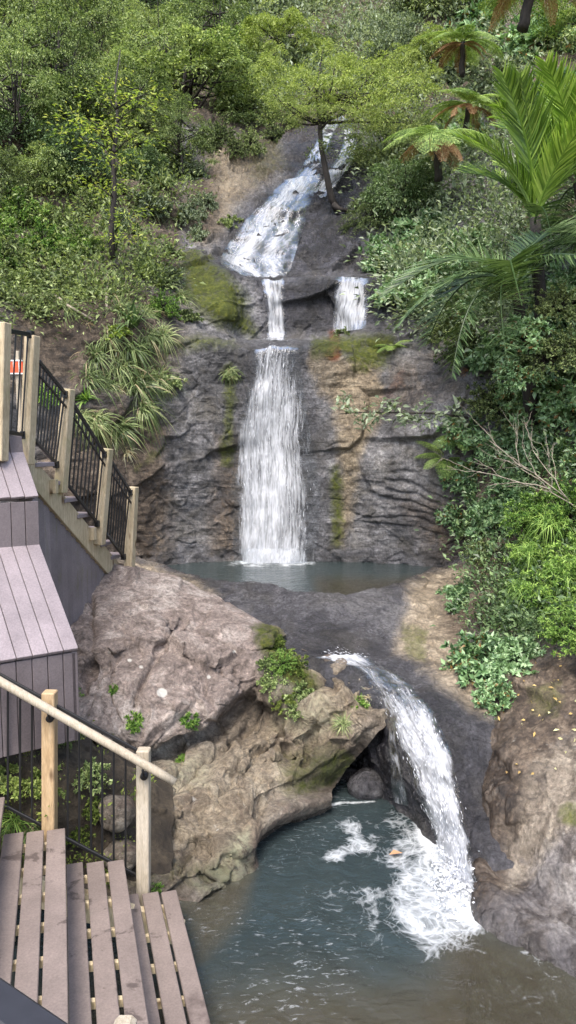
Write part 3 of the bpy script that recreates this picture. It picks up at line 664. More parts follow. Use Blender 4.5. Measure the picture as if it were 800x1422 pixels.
# ---- falling water -----------------------------------------------------------------------------
def fall_mat(name, su=16, sv=2.2, gain=2.4):
    t = NT(name)
    uv = t.n('TexCoord').outputs['UV']
    def nz(a, b, sc, det=5, dist=.3):
        m = t.n('Mapping'); t.set(m, 'Vector', uv); m.inputs['Scale'].default_value = (a, b, 1)
        return t.noise(m.outputs[0], sc, det, .62, dist)
    a = nz(su, sv, 1.0, 5, .8); b = nz(su * 2.6, sv * 3.2, 1.0, 5, .3); g = nz(su * .3, sv * .25, 1.0, 3)
    v = t.math('ADD', t.math('ADD', t.math('MULTIPLY', a, .40), t.math('MULTIPLY', b, .45)), t.math('MULTIPLY', g, .15))
    v = t.math('ADD', t.math('MULTIPLY', t.math('SUBTRACT', v, .5), gain), t.attr('dens'))
    w = t.n('MapRange', {'clamp': True}, Value=v, From_Min=.05, From_Max=.95).outputs[0]
    nb = t.bump(t.math('ADD', a, t.math('MULTIPLY', b, .6)), .4, .04)
    white = t.principled(Base_Color=(.70, .72, .76), Roughness=.5, Normal=nb, Specular_IOR_Level=.5)
    tl = t.n('BsdfTranslucent', None, Color=(.70, .72, .76, 1)).outputs[0]
    mw = t.n('MixShader'); t.set(mw, '0', .3); t.set(mw, '1', white); t.set(mw, '2', tl)
    gl = t.n('BsdfGlossy', None, Color=(1, 1, 1, 1), Roughness=.12, Normal=nb).outputs[0]
    tr = t.n('BsdfTransparent', None, Color=(.93, .95, .96, 1)).outputs[0]
    film = t.math('MULTIPLY', t.math('MULTIPLY', t.n('Fresnel', None, IOR=1.33, Normal=nb).outputs[0], .55), t.n('MapRange', {'clamp': True}, Value=t.attr('dens'), From_Min=-.6, From_Max=-.1).outputs[0])
    mc = t.n('MixShader'); t.set(mc, '0', film); t.set(mc, '1', tr); t.set(mc, '2', gl)
    m = t.n('MixShader'); t.set(m, '0', w); t.set(m, '1', mc.outputs[0]); t.set(m, '2', mw.outputs[0])
    return t.surf(m.outputs[0])
M['fall'] = fall_mat('falling_water', 19, 1.5, 3.0)
M['fall_rough'] = fall_mat('tumbling_water', 15, 3.2, 2.6)
M['film'] = fall_mat('sliding_water', 12, 3.5, 2.6)
t = NT('foam'); M['drops'] = t.surf(t.principled(Base_Color=(.66, .68, .72), Roughness=.3, Specular_IOR_Level=.5))

def along(edge, n):
    e = np.array(edge, float); s = np.concatenate([[0], np.cumsum(np.hypot(*np.diff(e, axis=0).T))]); s /= s[-1]
    q = np.linspace(0, 1, n)
    return np.stack([np.interp(q, s, e[:, 0]), np.interp(q, s, e[:, 1])], 1)

def hit(bv, px, py, far=60):
    h = bv.ray_cast(Vector((0, 0, ZC)), ray(px, py), far)
    return None if h[0] is None else np.array(h[0])

def smooth_grid(G, k):
    for _ in range(k):
        H = G.copy()
        H[1:-1] = .25 * G[:-2] + .5 * G[1:-1] + .25 * G[2:]
        G = H.copy()
        G[:, 1:-1] = .25 * H[:, :-2] + .5 * H[:, 1:-1] + .25 * H[:, 2:]
    return G

def water_sheet(left, right, bv, off, nu, nv, k=6, lump=.02, seed=0, densf=None):
    L, R = along(left, nv), along(right, nv); u = np.linspace(0, 1, nu)
    q = L[:, None] * (1 - u)[None, :, None] + R[:, None] * u[None, :, None]
    G = np.zeros((nv, nu, 3)); last = None
    for i in range(nv):
        for j in range(nu):
            h = hit(bv, *q[i, j])
            if h is None: h = P(*q[i, j], last[1] if last is not None else 10)
            G[i, j] = last = h
    G = smooth_grid(G, k)
    view = G - np.array((0, 0, ZC)); view /= np.linalg.norm(view, axis=2)[..., None]
    o = off if np.isscalar(off) else np.interp(np.linspace(0, 1, nv), *off)[:, None, None]
    G = G - view * o
    flat = G.reshape(-1, 3)
    N = grid_normals(G).reshape(-1, 3); N *= np.sign(-(N * view.reshape(-1, 3)).sum(1))[:, None]
    G = (flat + N * (lump * fbm(flat * (9, 9, 3), 4, seed))[:, None]).reshape(nv, nu, 3)
    w = np.linalg.norm(np.diff(G, axis=1), axis=2); w = np.concatenate([np.zeros((nv, 1)), np.cumsum(w, 1)], 1); w = w - w[:, -1:] / 2
    l = np.linalg.norm(np.diff(G, axis=0), axis=2); l = np.concatenate([np.zeros((1, nu)), np.cumsum(l, 0)], 0)
    uv = np.stack([w, l.mean(1, keepdims=True) + 0 * w], -1).reshape(-1, 2) + seed * 3.3
    U, V = np.meshgrid(u, np.linspace(0, 1, nv))
    return G, uv, U.ravel(), V.ravel(), N

def sheet_part(name, S, dens, mat, parent):
    G, uv, U, V, N = S
    edge = np.minimum(U, 1 - U)
    fl = G.reshape(-1, 3)
    d = dens - .9 * (1 - sm(edge + .13 * fbm(fl * (5, 5, 1.6), 4, 4), -.02, .2)) 
    me = mesh_np(name, fl, grid_quads(*G.shape[:2]), mat=mat, uv=uv, attrs=dict(dens=d))
    return link(name, me, parent)

def drops(name, S, dens, n, size, ln, spread, parent, seed):
    """many small stretched drops that ride on the sheet"""
    G, uv, U, V, N = S; r = np.random.default_rng(seed); nv, nu = G.shape[:2]
    w = np.clip(dens + .25, .02, 1) ** 1.5 * sm(np.minimum(U, 1 - U), .06, .2); w = w / w.sum()
    k = r.choice(len(w), n, p=w); i, j = k // nu, k % nu
    i2 = np.minimum(i + 1, nv - 1); i0 = np.maximum(i2 - 2, 0)
    d = G[i2, j] - G[i0, j]; d /= np.linalg.norm(d, axis=1)[:, None] + 1e-9
    c = G[i, j] + N[k] * (.012 + abs(r.normal(0, spread, n)))[:, None] + r.normal(0, .012, (n, 3))
    nn = N[k] + r.normal(0, .5, (n, 3)); s = np.cross(d, nn); s /= np.linalg.norm(s, axis=1)[:, None]
    L = (ln * r.uniform(.3, 1.5, n) ** 1.5)[:, None]; W = (size * r.uniform(.5, 1.5, n))[:, None]
    v = np.stack([c - d * L * .4, c + s * W, c + d * L * .6, c - s * W], 1).reshape(-1, 3)
    me = mesh_np(name, v, np.arange(4 * n).reshape(-1, 4), mat=M['drops'])
    return link(name, me, parent)

def fall_thing(label, name='waterfall'): return empty(name, (0, 0, 0), label, 'waterfall')

# main curtain
t0 = fall_thing('tall broad white main waterfall dropping down the dark rock face into the upper pool')
SM = water_sheet([(352, 468), (352, 494), (347, 525), (338, 562), (324, 611), (321, 670), (322, 725), (325, 782)],
                 [(428, 470), (418, 494), (419, 525), (424, 556), (432, 608), (445, 676), (444, 725), (436, 782)], BV_CLIFF, ([0, .08, .3, 1], [.03, .05, .10, .13]), 70, 150, 14, .03, 1)
G, uv, U, V, N = SM
dM = .30 + .28 * sm(V, .05, .25) + .10 * sm(V, .85, 1) - .28 * sm(U, .70, .95) * sm(V, .0, .5) - .35 * sm(U, .55, .8) * (1 - sm(V, .10, .32))
dM = dM + .02 + .42 * fbm(np.stack([U * 6, V * 1.6, 0 * U], 1), 4, 5)
sheet_part('water_sheet', SM, dM, M['fall'], t0)
drops('foam', SM, dM, 1000, .0024, .05, .02, t0, 11)  # separate water drops scattered over the curtain
# splash at its foot
SF = water_sheet([(334, 762), (332, 782)], [(424, 762), (426, 782)], BV_CLIFF, .24, 40, 14, 8, .06, 2)
sheet_part('splash', SF, .60 + 0 * SF[2], M['fall_rough'], t0)
# thin film on the rock beside it
# two short falls on the ledge above
t1 = fall_thing('narrow white stream falling over the dark ledge just above the main fall')
SA = water_sheet([(360, 380), (366, 400), (370, 430), (371, 472)], [(396, 380), (394, 400), (396, 430), (399, 472)], BV_CLIFF, ([0, .3, 1], [.03, .07, .10]), 24, 60, 8, .02, 3)
sheet_part('water_sheet', SA, .50 - .3 * sm(SA[2], .6, .95) * sm(SA[3], .4, 1), M['fall'], t1)
t2 = fall_thing('short separate white side fall over a ledge with mossy rock beneath')
SB = water_sheet([(466, 384), (464, 410), (462, 462)], [(516, 386), (513, 410), (508, 456)], BV_CLIFF, ([0, .3, 1], [.03, .06, .08]), 30, 50, 8, .02, 4)
sheet_part('water_sheet', SB, .34 + .2 * sm(SB[3], 0, .3) - .4 * sm(SB[3], .72, 1) * sm(SB[2], .2, .8) + .3 * fbm(np.stack([SB[2] * 4, SB[3], 0 * SB[2]], 1), 3, 4), M['fall'], t2)
# the long slide above
t3 = fall_thing('long white cascade sliding over black rock at the top of the gully')
SC = water_sheet([(392, 250), (372, 275), (345, 295), (330, 320), (312, 345), (304, 368), (345, 384)], [(450, 240), (442, 265), (430, 290), (420, 320), (412, 345), (405, 370), (400, 384)], BV_CLIFF, .15, 60, 90, 14, .04, 5)
G, uv, U, V, N = SC
dC = .33 + .22 * sm(V, .2, .7) - .40 * np.exp(-((U - .52 - .1 * np.sin(V * 5)) / .09) ** 2) * sm(V, .1, .3) - .25 * np.exp(-((U - .78) / .08) ** 2) + .62 * fbm(np.stack([U * 7 + V, V * 2.2, 0 * U], 1), 4, 8)
sheet_part('water_sheet', SC, dC, M['fall_rough'], t3)
for le, ri, sd in (([(454, 160), (438, 200), (424, 225), (398, 262)], [(478, 160), (458, 200), (446, 225), (425, 262)], 6),
                   ([(470, 160), (476, 200), (455, 240), (432, 270)], [(490, 168), (500, 215), (480, 245), (452, 275)], 7)):
    SX = water_sheet(le, ri, BV_CLIFF, .13, 18, 40, 8, .05, sd)
    sheet_part('water_strand', SX, .26 + .6 * fbm(np.stack([SX[2] * 3, SX[3] * 4, 0 * SX[2]], 1), 3, sd), M['fall_rough'], t3)
# lower chute
t4 = fall_thing('curving white chute of water pouring between rocks into the lower pool')
SD = water_sheet([(438, 913), (470, 920), (498, 932), (520, 965), (538, 994), (550, 1020), (572, 1075), (590, 1120), (604, 1165), (612, 1205), (612, 1240)],
                 [(500, 908), (530, 922), (560, 940), (585, 965), (605, 992), (622, 1030), (636, 1085), (644, 1125), (652, 1165), (660, 1215), (664, 1268)], BV_SLAB, ([0, .25, .5, .8, 1], [.07, .07, .11, .16, .14]), 60, 150, 12, .035, 10)
G, uv, U, V, N = SD
dD = .14 + .42 * sm(V + .10 * fbm(np.stack([U * 3, V * 4, 0 * U], 1), 3, 3), .27, .36) + .12 * sm(V, .55, .8) + .62 * (1 - sm(V + .08 * U, .07, .15))
dD = dD + .22 * fbm(np.stack([U * 6, V * 3, 0 * U], 1), 3, 6)
sheet_part('water_sheet', SD, dD, M['fall_rough'], t4); drops('foam', SD, dD - .35, 1300, .0024, .03, .03, t4, 15)  # loose water drops riding over the chute
for le, ri, sd in (([(536, 990), (538, 1030), (541, 1070), (544, 1113)], [(550, 1000), (553, 1040), (560, 1080), (568, 1120)], 21),):
    SX = water_sheet(le, ri, BV_SLAB, .06, 14, 50, 6, .02, sd)
    sheet_part('water_strand', SX, .10 + .5 * fbm(np.stack([SX[2] * 3, SX[3] * 6, 0 * SX[2]], 1), 3, sd), M['fall_rough'], t4)
# drops thrown up where the chute lands
r = np.random.default_rng(5); n = 1500
c = np.stack([PW(x, y, 0) for x, y in zip(r.normal(632, 17, n), r.normal(1222, 24, n))]); c[:, 2] += abs(r.normal(0, .06, n))
dd = r.normal(0, 1, (n, 3)); dd /= np.linalg.norm(dd, axis=1)[:, None]; s_ = np.cross(dd, r.normal(0, 1, (n, 3))); s_ /= np.linalg.norm(s_, axis=1)[:, None]
L = r.uniform(.006, .02, n)[:, None]
link('splash', mesh_np('splash', np.stack([c - dd * L, c + s_ * L * .5, c + dd * L, c - s_ * L * .5], 1).reshape(-1, 3), np.arange(4 * n).reshape(-1, 4), mat=M['drops']), t4)
# ------------------------------------------------------------------ timber, boards, metal
def wood(name, a, b, c, rough=.65, stain=None):
    t = NT(name); co = t.coord('Object', (1, 1, 1))
    g1 = t.noise(t.coord('Object', (9, 9, 1.1)), 6, 5, .6, .6); g2 = t.noise(co, 2.5, 4, .6); g3 = t.noise(t.coord('Object', (40, 40, 3)), 8, 4, .6)
    col = t.ramp(t.math('ADD', t.math('MULTIPLY', g1, .6), t.math('MULTIPLY', g2, .4)), [(.32, a), (.5, b), (.66, c)])
    col = t.mix(.6, col, t.ramp(g3, [(.3, .5), (.6, 1.2)]), 'MULTIPLY')
    kn = t.vor(t.coord('Object', (7, 7, 2.6)), 1.0, 'F1')
    col = t.mix(t.n('MapRange', {'clamp': True}, Value=kn, From_Min=.16, From_Max=.06).outputs[0], col, (.12, .07, .035))
    if stain: col = t.mix(t.n('MapRange', {'clamp': True}, Value=t.noise(co, 3.3, 6, .65), From_Min=.52, From_Max=.68).outputs[0], col, stain)
    oi = t.n('ObjectInfo').outputs['Random']
    col = t.mix(.16, col, t.ramp(oi, [(0, .55), (1, 1.35)]), 'MULTIPLY')
    return t.surf(t.principled(Base_Color=col, Roughness=rough, Normal=t.bump(t.math('ADD', g1, g3), .25, .006), Specular_IOR_Level=.35))
M['pine'] = wood('pine_timber', (.36, .24, .125), (.49, .345, .195), (.58, .44, .28))
M['pine_old'] = wood('weathered_pine', (.31, .245, .155), (.47, .385, .255), (.58, .495, .35), .75, (.31, .275, .155))
M['pine_grey'] = wood('greyed_pine', (.33, .275, .20), (.44, .38, .29), (.53, .47, .38), .7)
M['joist'] = wood('joist_timber', (.40, .32, .20), (.55, .45, .29), (.66, .56, .38), .75)

def board(name, base, var=.18, rough=.55, stains=False, moss=False):
    t = NT(name); co = t.coord()
    isl = t.n('NewGeometry').outputs['Random Per Island']
    n = t.noise(co, 3, 6, .65); f = t.noise(co, 85, 4, .7); st = t.noise(t.coord('Object', (30, 3, 3)), 9, 4, .65)
    col = t.mix(1, base, t.ramp(isl, [(0, 1 - var), (1, 1 + var)]), 'MULTIPLY')
    col = t.mix(.5, col, t.ramp(n, [(.3, .55), (.7, 1.35)]), 'MULTIPLY')
    col = t.mix(.35, col, t.ramp(f, [(.3, .42), (.7, 1.5)]), 'MULTIPLY')
    r = rough
    if stains:
        s = t.n('MapRange', {'clamp': True}, Value=t.noise(co, 4.2, 7, .62, .3), From_Min=.60, From_Max=.64).outputs[0]
        col = t.mix(t.math('MULTIPLY', s, .75), col, (.06, .045, .04))
        d = t.n('MapRange', {'clamp': True}, Value=t.noise(co, 14, 8, .7), From_Min=.66, From_Max=.72).outputs[0]
        col = t.mix(t.math('MULTIPLY', d, .4), col, (.40, .36, .32))
        wt_ = t.n('MapRange', {'clamp': True}, Value=t.math('ADD', t.attr('wet'), t.math('MULTIPLY', t.noise(co, 5, 5, .6), .7)), From_Min=.75, From_Max=.85).outputs[0]
        col = t.mix(wt_, col, t.mix(1, col, (.48, .46, .46), 'MULTIPLY'))
        r = t.math('SUBTRACT', rough, t.math('MULTIPLY', wt_, .25))
    if moss:
        s = t.n('MapRange', {'clamp': True}, Value=t.noise(t.coord('Object', (8, 8, 1.2)), 2.4, 6, .7), From_Min=.55, From_Max=.72).outputs[0]
        col = t.mix(t.math('MULTIPLY', s, .6), col, (.12, .12, .04))
    return t.surf(t.principled(Base_Color=col, Roughness=r, Normal=t.bump(t.math('ADD', st, f), .18, .004), Specular_IOR_Level=.4))
M['tread'] = board('composite_decking', (.215, .172, .152), .10, .6, True)
M['lid'] = board('mauve_composite_boards', (.25, .212, .222), .07, .5)
M['skirt'] = board('grey_cladding', (.185, .16, .165), .14, .6, moss=True)
M['clad'] = board('grey_mauve_cladding', (.15, .126, .13), .08, .6)

def plain(name, c, rough=.5, spec=.5, metal=0.0, nb=.1):
    t = NT(name); n = t.noise(t.coord(), 25, 5, .6)
    return t.surf(t.principled(Base_Color=t.mix(.4, c, t.ramp(n, [(.3, .6), (.7, 1.3)]), 'MULTIPLY'), Roughness=rough, Metallic=metal, Specular_IOR_Level=spec, Normal=t.bump(n, nb, .004)))
M['black'] = plain('black_powder_coat', (.012, .012, .013), .42)
M['dark'] = plain('dark_blue_grey_paint', (.022, .023, .030), .6)
M['orange'] = plain('orange_red_plastic', (.80, .10, .03), .4)
M['white'] = plain('pale_reflective_band', (.75, .75, .74), .4)

def board_row(mb, A, B, C, D, n, th, gap=.005, bev=.003):
    """n boards side by side across A-B, each running from A-B to D-C"""
    A, B, C, D = (np.array(x, float) for x in (A, B, C, D))
    nrm = np.cross(B - A, D - A); nrm /= np.linalg.norm(nrm)
    wd = np.linalg.norm(B - A) / n
    for k in range(n):
        m = (k + .5) / n
        mb.beam(A + (B - A) * m, D + (C - D) * m, wd - gap, th, nrm, bev)
    return mb

# ---- stairway with its rail -----------------------------------------------------------------
st = empty('staircase', P(178, 800, 7.8), 'timber staircase with black baluster rail climbing from the upper pool', 'staircase')
org = np.array(st.location)
posts = [((4, 448), (0, 640), 5.62), ((45, 466), (37, 645), 6.0), ((95, 540), (84, 684), 6.6), ((149, 623), (138, 756), 7.26), ((185, 676), (177, 800), 7.8)]
sax = np.array((.26, .965, 0)); sax /= np.linalg.norm(sax); sleft = np.array((-sax[1], sax[0], 0))
pt, pb = [], []
for k, (a, b, Y) in enumerate(posts):
    a3, b3 = P(*a, Y), P(*b, Y); pt.append(a3); pb.append(b3)
    MB(org).beam(b3 - (0, 0, .25 if k == 4 else .0), a3, .090, .090, sleft, .006).build('post', M['pine_old'], st)
# stringers
sa, sb = P(38, 634, 5.95), P(176, 803, 7.88)
for off in (.085, 1.0):
    MB(org).beam(sa + sleft * off, sb + sleft * off, .05, .21, (0, 0, 1), .004).build('stringer', M['pine_old'], st)
ntr = 8
for k in range(ntr):
    q = (k + .45) / ntr; c = sa + (sb - sa) * q + np.array((0, 0, .165))
    MB(org).beam(c + sleft * .035, c + sleft * 1.03, .27, .035, (0, 0, 1), .004).build('tread', M['lid'], st)
    if k in (1, 4): 
        c2 = c + sax * .12 - np.array((0, 0, .16))
        MB(org).beam(c2 + sleft * .05 + (0, 0, -.09), c2 + sleft * .05 + (0, 0, .03), .08, .05, sax, .004).build('bracket', M['pine_old'], st)
# landing at the top
lz = pb[1][2] + .10
c0 = pb[1] + sleft * .0; mbl = MB(org)
for k in range(8):
    y = c0[1] - .06 - .14 * k
    mbl.beam((c0[0] - .03 - .05 * k, y, lz), (c0[0] - 1.4, y, lz), .134, .03, (0, 0, 1), .004)
mbl.build('landing_deck', M['clad'], st)
# cladding under the flight
mbs = MB(org); nb = 20
for k in range(nb):
    q0, q1 = k / nb, (k + 1) / nb; qm = (q0 + q1) / 2
    c = sa + (sb - sa) * (qm * 1.0) + sleft * .10
    top = c[2] - .12
    w = np.linalg.norm((sb - sa)[:2]) / nb
    mbs.beam((c[0], c[1], top), (c[0], c[1], 1.0), .02, w - .006, (sax[0], sax[1], 0), .003)
mbs.build('skirt_boards', M['skirt'], st)
# baluster panels
pan = [(((9, 459), (43, 465)), ((3, 599), (34, 604)), 5.64, 5.98, 4), (((54, 502), (92, 548)), ((46, 608), (79, 645)), 6.06, 6.56, 9),
       (((102, 562), (146, 631)), ((93, 671), (136, 727)), 6.66, 7.22, 9), (((154, 640), (182, 684)), ((148, 741), (172, 773)), 7.31, 7.76, 8)]
for k, (tp, bp, Y0, Y1, n) in enumerate(pan):
    a, b, c, d = P(*tp[0], Y0), P(*tp[1], Y1), P(*bp[0], Y0), P(*bp[1], Y1)
    fr = MB(org).beam(a, b, .022, .034, (0, 0, 1), .003).build('rail_panel', M['black'], st)
    MB(org).beam(c, d, .022, .03, (0, 0, 1), .003).build('bottom_rail', M['black'], fr)
    if k: MB(org).beam(a - (0, 0, .11), b - (0, 0, .11), .014, .02, (0, 0, 1), .003).build('middle_rail', M['black'], fr)
    for i in range(n):
        q = (i + .5) / n
        MB(org).tube([a + (b - a) * q, c + (d - c) * q], .0085 if k else .007, 6).build('baluster', M['black'], fr)
    for e in (b, d): MB(org).beam(e - sax * .03, e + sax * .02, .045, .06, (0, 0, 1), .004).build('fixing', M['black'], fr)
    if k == 0: MB(org).beam(b - (0, 0, .02), d, .04, .04, sleft, .003).build('end_bar', M['black'], fr)

# ---- orange marker seen through the top rail
mk = empty('marker_post', P(24, 600, 6.6), 'small orange red marker plate with pale bands behind the top baluster panel', 'marker')
mo = np.array(mk.location); c = P(23, 510, 6.6)
MB(mo).beam(c + (.0, .03, .14), c + (0, .03, -.75), .035, .035, (1, 0, 0), .004).build('stake', M['pine_grey'], mk)
pl = MB(mo).beam(c - (.055, 0, 0), c + (.055, 0, 0), .02, .10, (0, 0, 1), .004).build('marker_plate', M['orange'], mk)
for dx in (-.022, .026): MB(mo).beam(c + (dx, -.0125, -.048), c + (dx, -.0125, .048), .006, .004, (0, 1, 0), .0).build('band', M['white'], pl)
for dz in (-.055, .055): MB(mo).beam(c + (-.055, -.004, dz), c + (.055, -.004, dz), .02, .012, (0, 0, 1), .002).build('band', M['white'], pl)

# ---- stepped boarded box beside the stairway
A = P(108, 899, 4.95); e = np.array((-.82, -.57, 0)); e /= np.linalg.norm(e)
bx = empty('stepped_board_box', A - (0, 0, .62), 'mauve grey stepped box of composite boards with sloping lids beside the boulder', 'boarded box')
bo_ = np.array(bx.location)
Bk = P(55, 757, 5.62)
n1 = 16; wide = 1.62
A2, Bk2 = A + e * wide, Bk + e * wide
dn = lambda p, d: p - np.array((0, 0, d))
fo = np.cross(e, (0, 0, 1)); fo = fo / np.linalg.norm(fo); fo = fo if fo[1] < 0 else -fo
lip = (A - Bk) / np.linalg.norm(A - Bk) * .015
board_row(MB(bo_), A + lip, A2 + lip, Bk2, Bk, n1, .026).build('lower_lid', M['lid'], bx)
fz = .64
board_row(MB(bo_), dn(A, .03) - fo * .012, dn(A2, .03) - fo * .012, dn(A2, fz) - fo * .012, dn(A, fz) - fo * .012, n1, .024).build('lower_front', M['clad'], bx)
C1 = P(53, 690, 5.62); C2 = C1 + e * wide
n2 = 16
board_row(MB(bo_), dn(C1, .03), dn(C2, .03), dn(Bk2, .02), dn(Bk, .02), n2, .024).build('upper_front', M['clad'], bx)
D1 = P(33, 629, 5.80); D2 = D1 + e * wide
board_row(MB(bo_), C1 + fo * .015, C2 + fo * .015, D2, D1, n2, .026).build('upper_lid', M['lid'], bx)
E1 = P(30, 606, 5.80); E2 = E1 + e * wide
board_row(MB(bo_), E1, E2, dn(D2, .02), dn(D1, .02), n2, .024).build('top_front', M['clad'], bx)
# closed right end
inn = e * .02
v = np.array([dn(A, fz), dn(A, .03), dn(Bk, .03), dn(C1, .03), dn(D1, .03), dn(E1, .02), np.array((E1[0], E1[1], 0)) * (1, 1, 0) + (0, 0, A[2] - fz)]) + inn - bo_
me = bpy.data.meshes.new('end_panel'); me.from_pydata([tuple(x) for x in v] + [tuple(x + e * .02) for x in v], [], [list(range(7)), list(range(13, 6, -1))] + [[i, (i + 1) % 7, 7 + (i + 1) % 7, 7 + i][::-1] for i in range(7)])
me.materials.append(M['clad']); link('end_panel', me, bx)

# ---- treads going down into the lower pool
sp = empty('pool_steps', PW(150, 1300, 0), 'composite board steps with open gaps descending into the lower pool', 'steps')
so = np.array(sp.location)
defs = [([(-78, -52), (-46, -21), (-16, 7)], 1118, 1106), ([(5, 33), (37, 61), (65, 90.5)], 1158, 1150), ([(92, 115), (120, 144), (149, 172)], 1199, 1194), ([(176, 192), (197, 220), (223.5, 245)], 1242, 1236)]
zs = [P(0, 1112, 4.57)[2], P(90, 1151, 4.57)[2], P(170, 1195, 4.57)[2], P(245, 1237, 4.57)[2]]
d1 = PW(293, 1422, zs[3]) - PW(245, 1237, zs[3]); d2 = PW(206, 1422, zs[2]) - PW(171, 1195, zs[2]); d3 = PW(93.5, 1422, zs[1]) - PW(90.5, 1151, zs[1])
dv = sum(x / np.linalg.norm(x) for x in (d1, d2, d3)); dv /= np.linalg.norm(dv)
for (brd, ya, yb), z in zip(defs, zs):
    LEN = 2.3
    x0, x1 = brd[0][0], brd[-1][1]
    first = None; lo_, hi_ = None, None
    for k, (xa, xb) in enumerate(brd):
        yy_ = lambda x: ya + (yb - ya) * (x - x0) / (x1 - x0)
        a = PW(xa, yy_(xa), z); b = PW(xb, yy_(xb), z); c = (a + b) / 2
        sd_ = np.cross(dv, (0, 0, 1)); w = abs(np.dot(b - a, sd_))
        m = MB(so); 
        nseg = 14
        m.beam(c - (0, 0, .015), c + dv * LEN - (0, 0, .015), w, .03, (0, 0, 1), .004)
        me = m.mesh('tread' if k == 0 else 'board', M['tread'])
        # the lowest boards are splashed wet towards the water
        co_ = np.array([x.co for x in me.vertices]) + so
        wetv = np.where(np.full(len(co_), z < zs[2] - .05), np.clip(((co_ - c) @ dv - .35) / .5, 0, 1) * (.35 + .3 * k), 0)
        at = me.attributes.new('wet', 'FLOAT', 'POINT'); at.data.foreach_set('value', wetv.astype(np.float32))
        if first is None: first = link('tread', me, sp); lo_ = c - sd_ * 0 
        else: link('board', me, first)
        hi_ = c
    for j in range(9):
        q = .10 + .27 * j
        MB(so).beam(lo_ + dv * q - (0, 0, .055), hi_ + dv * q - (0, 0, .055), .028, .045, (0, 0, 1), .003).build('joist', M['joist'], first)
# carriage under the treads
for q in (.15, 2.0):
    a = PW(5, 1158, zs[1]) + dv * q - (0, 0, .22); b = PW(245, 1237, zs[3]) + dv * q - (0, 0, .20)
    MB(so).beam(a + (a - b) * .28, b, .05, .18, (0, 0, 1), .004).build('carriage', M['joist'], sp)
    MB(so).beam(b - (.05, 0, .0), b - (.05, 0, 1.0), .09, .09, (1, 0, 0), .004).build('leg', M['joist'], sp)
    MB(so).beam(a - (.0, 0, .0), a - (.0, 0, 1.4), .09, .09, (1, 0, 0), .004).build('leg', M['joist'], sp)

# ---- lower rail
hr = empty('handrail', P(69, 1160, 4.64), 'pale round timber handrail on two posts with thin black balusters above the pool steps', 'handrail')
ho = np.array(hr.location)
for k, (x, ya, yb) in enumerate(((69, 960, 1172), (199.5, 1040, 1260), (-70, 884, 1130))):
    p_ = MB(ho).beam(P(x, yb, 4.64), P(x, ya, 4.64), .082, .082, (0, 1, 0), .006).build('post', M['pine_grey'] if k == 1 else M['pine'], hr)
    c = P(x + 1, ya + 37, 4.58)
    MB(ho).tube([c + (0, .03, 0), c - (0, .02, 0)], .024, 14).tube([c - (0, .02, 0), c - (0, .05, -.06)], .008, 8).build('bracket', M['black'], p_, True)
ra, rb_ = P(-120, 877, 4.50), P(243, 1086, 4.50)
qs = np.linspace(0, 1, 14)[:, None]
MB(ho).tube(ra + (rb_ - ra) * qs, [.027] * 13 + [.025], 14).build('rail', M['pine_grey'], hr, True)
T = lambda x: 937 + .553 * x; Bm = lambda x: 1115 + .53 * x
for x0, x1, xs in ((-60, 62, (-50, -34, -18, -5, 11, 28, 44.5)), (78, 192, (94, 110, 126.5, 142, 158, 174.5))):
    a = P(x0, T(x0), 4.66); b = P(x1, T(x1), 4.66); c = P(x0, Bm(x0), 4.66); d = P(x1, Bm(x1), 4.66)
    fr = MB(ho).beam(a, b, .018, .022, (0, 0, 1), .003).build('baluster_panel', M['black'], hr)
    MB(ho).beam(c, d, .018, .022, (0, 0, 1), .003).build('bottom_rail', M['black'], fr)
    for x in xs: MB(ho).tube([P(x, T(x), 4.66), P(x, Bm(x), 4.66)], .0075, 6).build('baluster', M['black'], fr)

# ---- things right under the viewer
dk = MB()
a, b = P(-150, 1300, 1.45), P(160, 1522, 1.15)
o_ = dk.beam(a, b, .085, .06, (0, 0, 1), .012).build('dark_handrail', M['dark'])
tag(o_, 'dark blue grey rail crossing the bottom corner right under the viewer', 'rail')
c = P(173, 1416, 2.3)
o_ = MB().beam(c - (0, 0, .75), c, .072, .072, (0, 1, 0), .016).build('timber_post', M['pine_grey'])
tag(o_, 'pale timber post whose rounded top only just shows over the middle step', 'post')
# ------------------------------------------------------------------ foliage
def leaf_mat(name, cols, trans=.30, rough=.5, spec=.35, dead=None):
    cols = [tuple(min(.62, x * 1.45) for x in c) for c in cols]
    t = NT(name)
    isl = t.n('NewGeometry').outputs['Random Per Island']; oi = t.n('ObjectInfo').outputs['Random']
    co = t.coord(); n = t.noise(co, 2.2, 3, .6)
    f = t.math('ADD', t.math('MULTIPLY', isl, .62), t.math('ADD', t.math('MULTIPLY', n, .38), t.math('MULTIPLY', t.math('SUBTRACT', oi, .5), .26)))
    st = [(.20, cols[0]), (.5, cols[1]), (.80, cols[2])]
    c = t.ramp(f, st)
    if dead:
        c = t.mix(t.n('MapRange', {'clamp': True}, Value=isl, From_Min=.93, From_Max=.95).outputs[0], c, dead)
    p = t.principled(Base_Color=c, Roughness=rough, Specular_IOR_Level=spec)
    tl = t.n('BsdfTranslucent'); t.set(tl, 'Color', t.mix(1, c, (1.25, 1.3, .7), 'MULTIPLY'))
    m = t.n('MixShader'); t.set(m, '0', trans); t.set(m, '1', p); t.set(m, '2', tl.outputs[0])
    return t.surf(m.outputs[0])
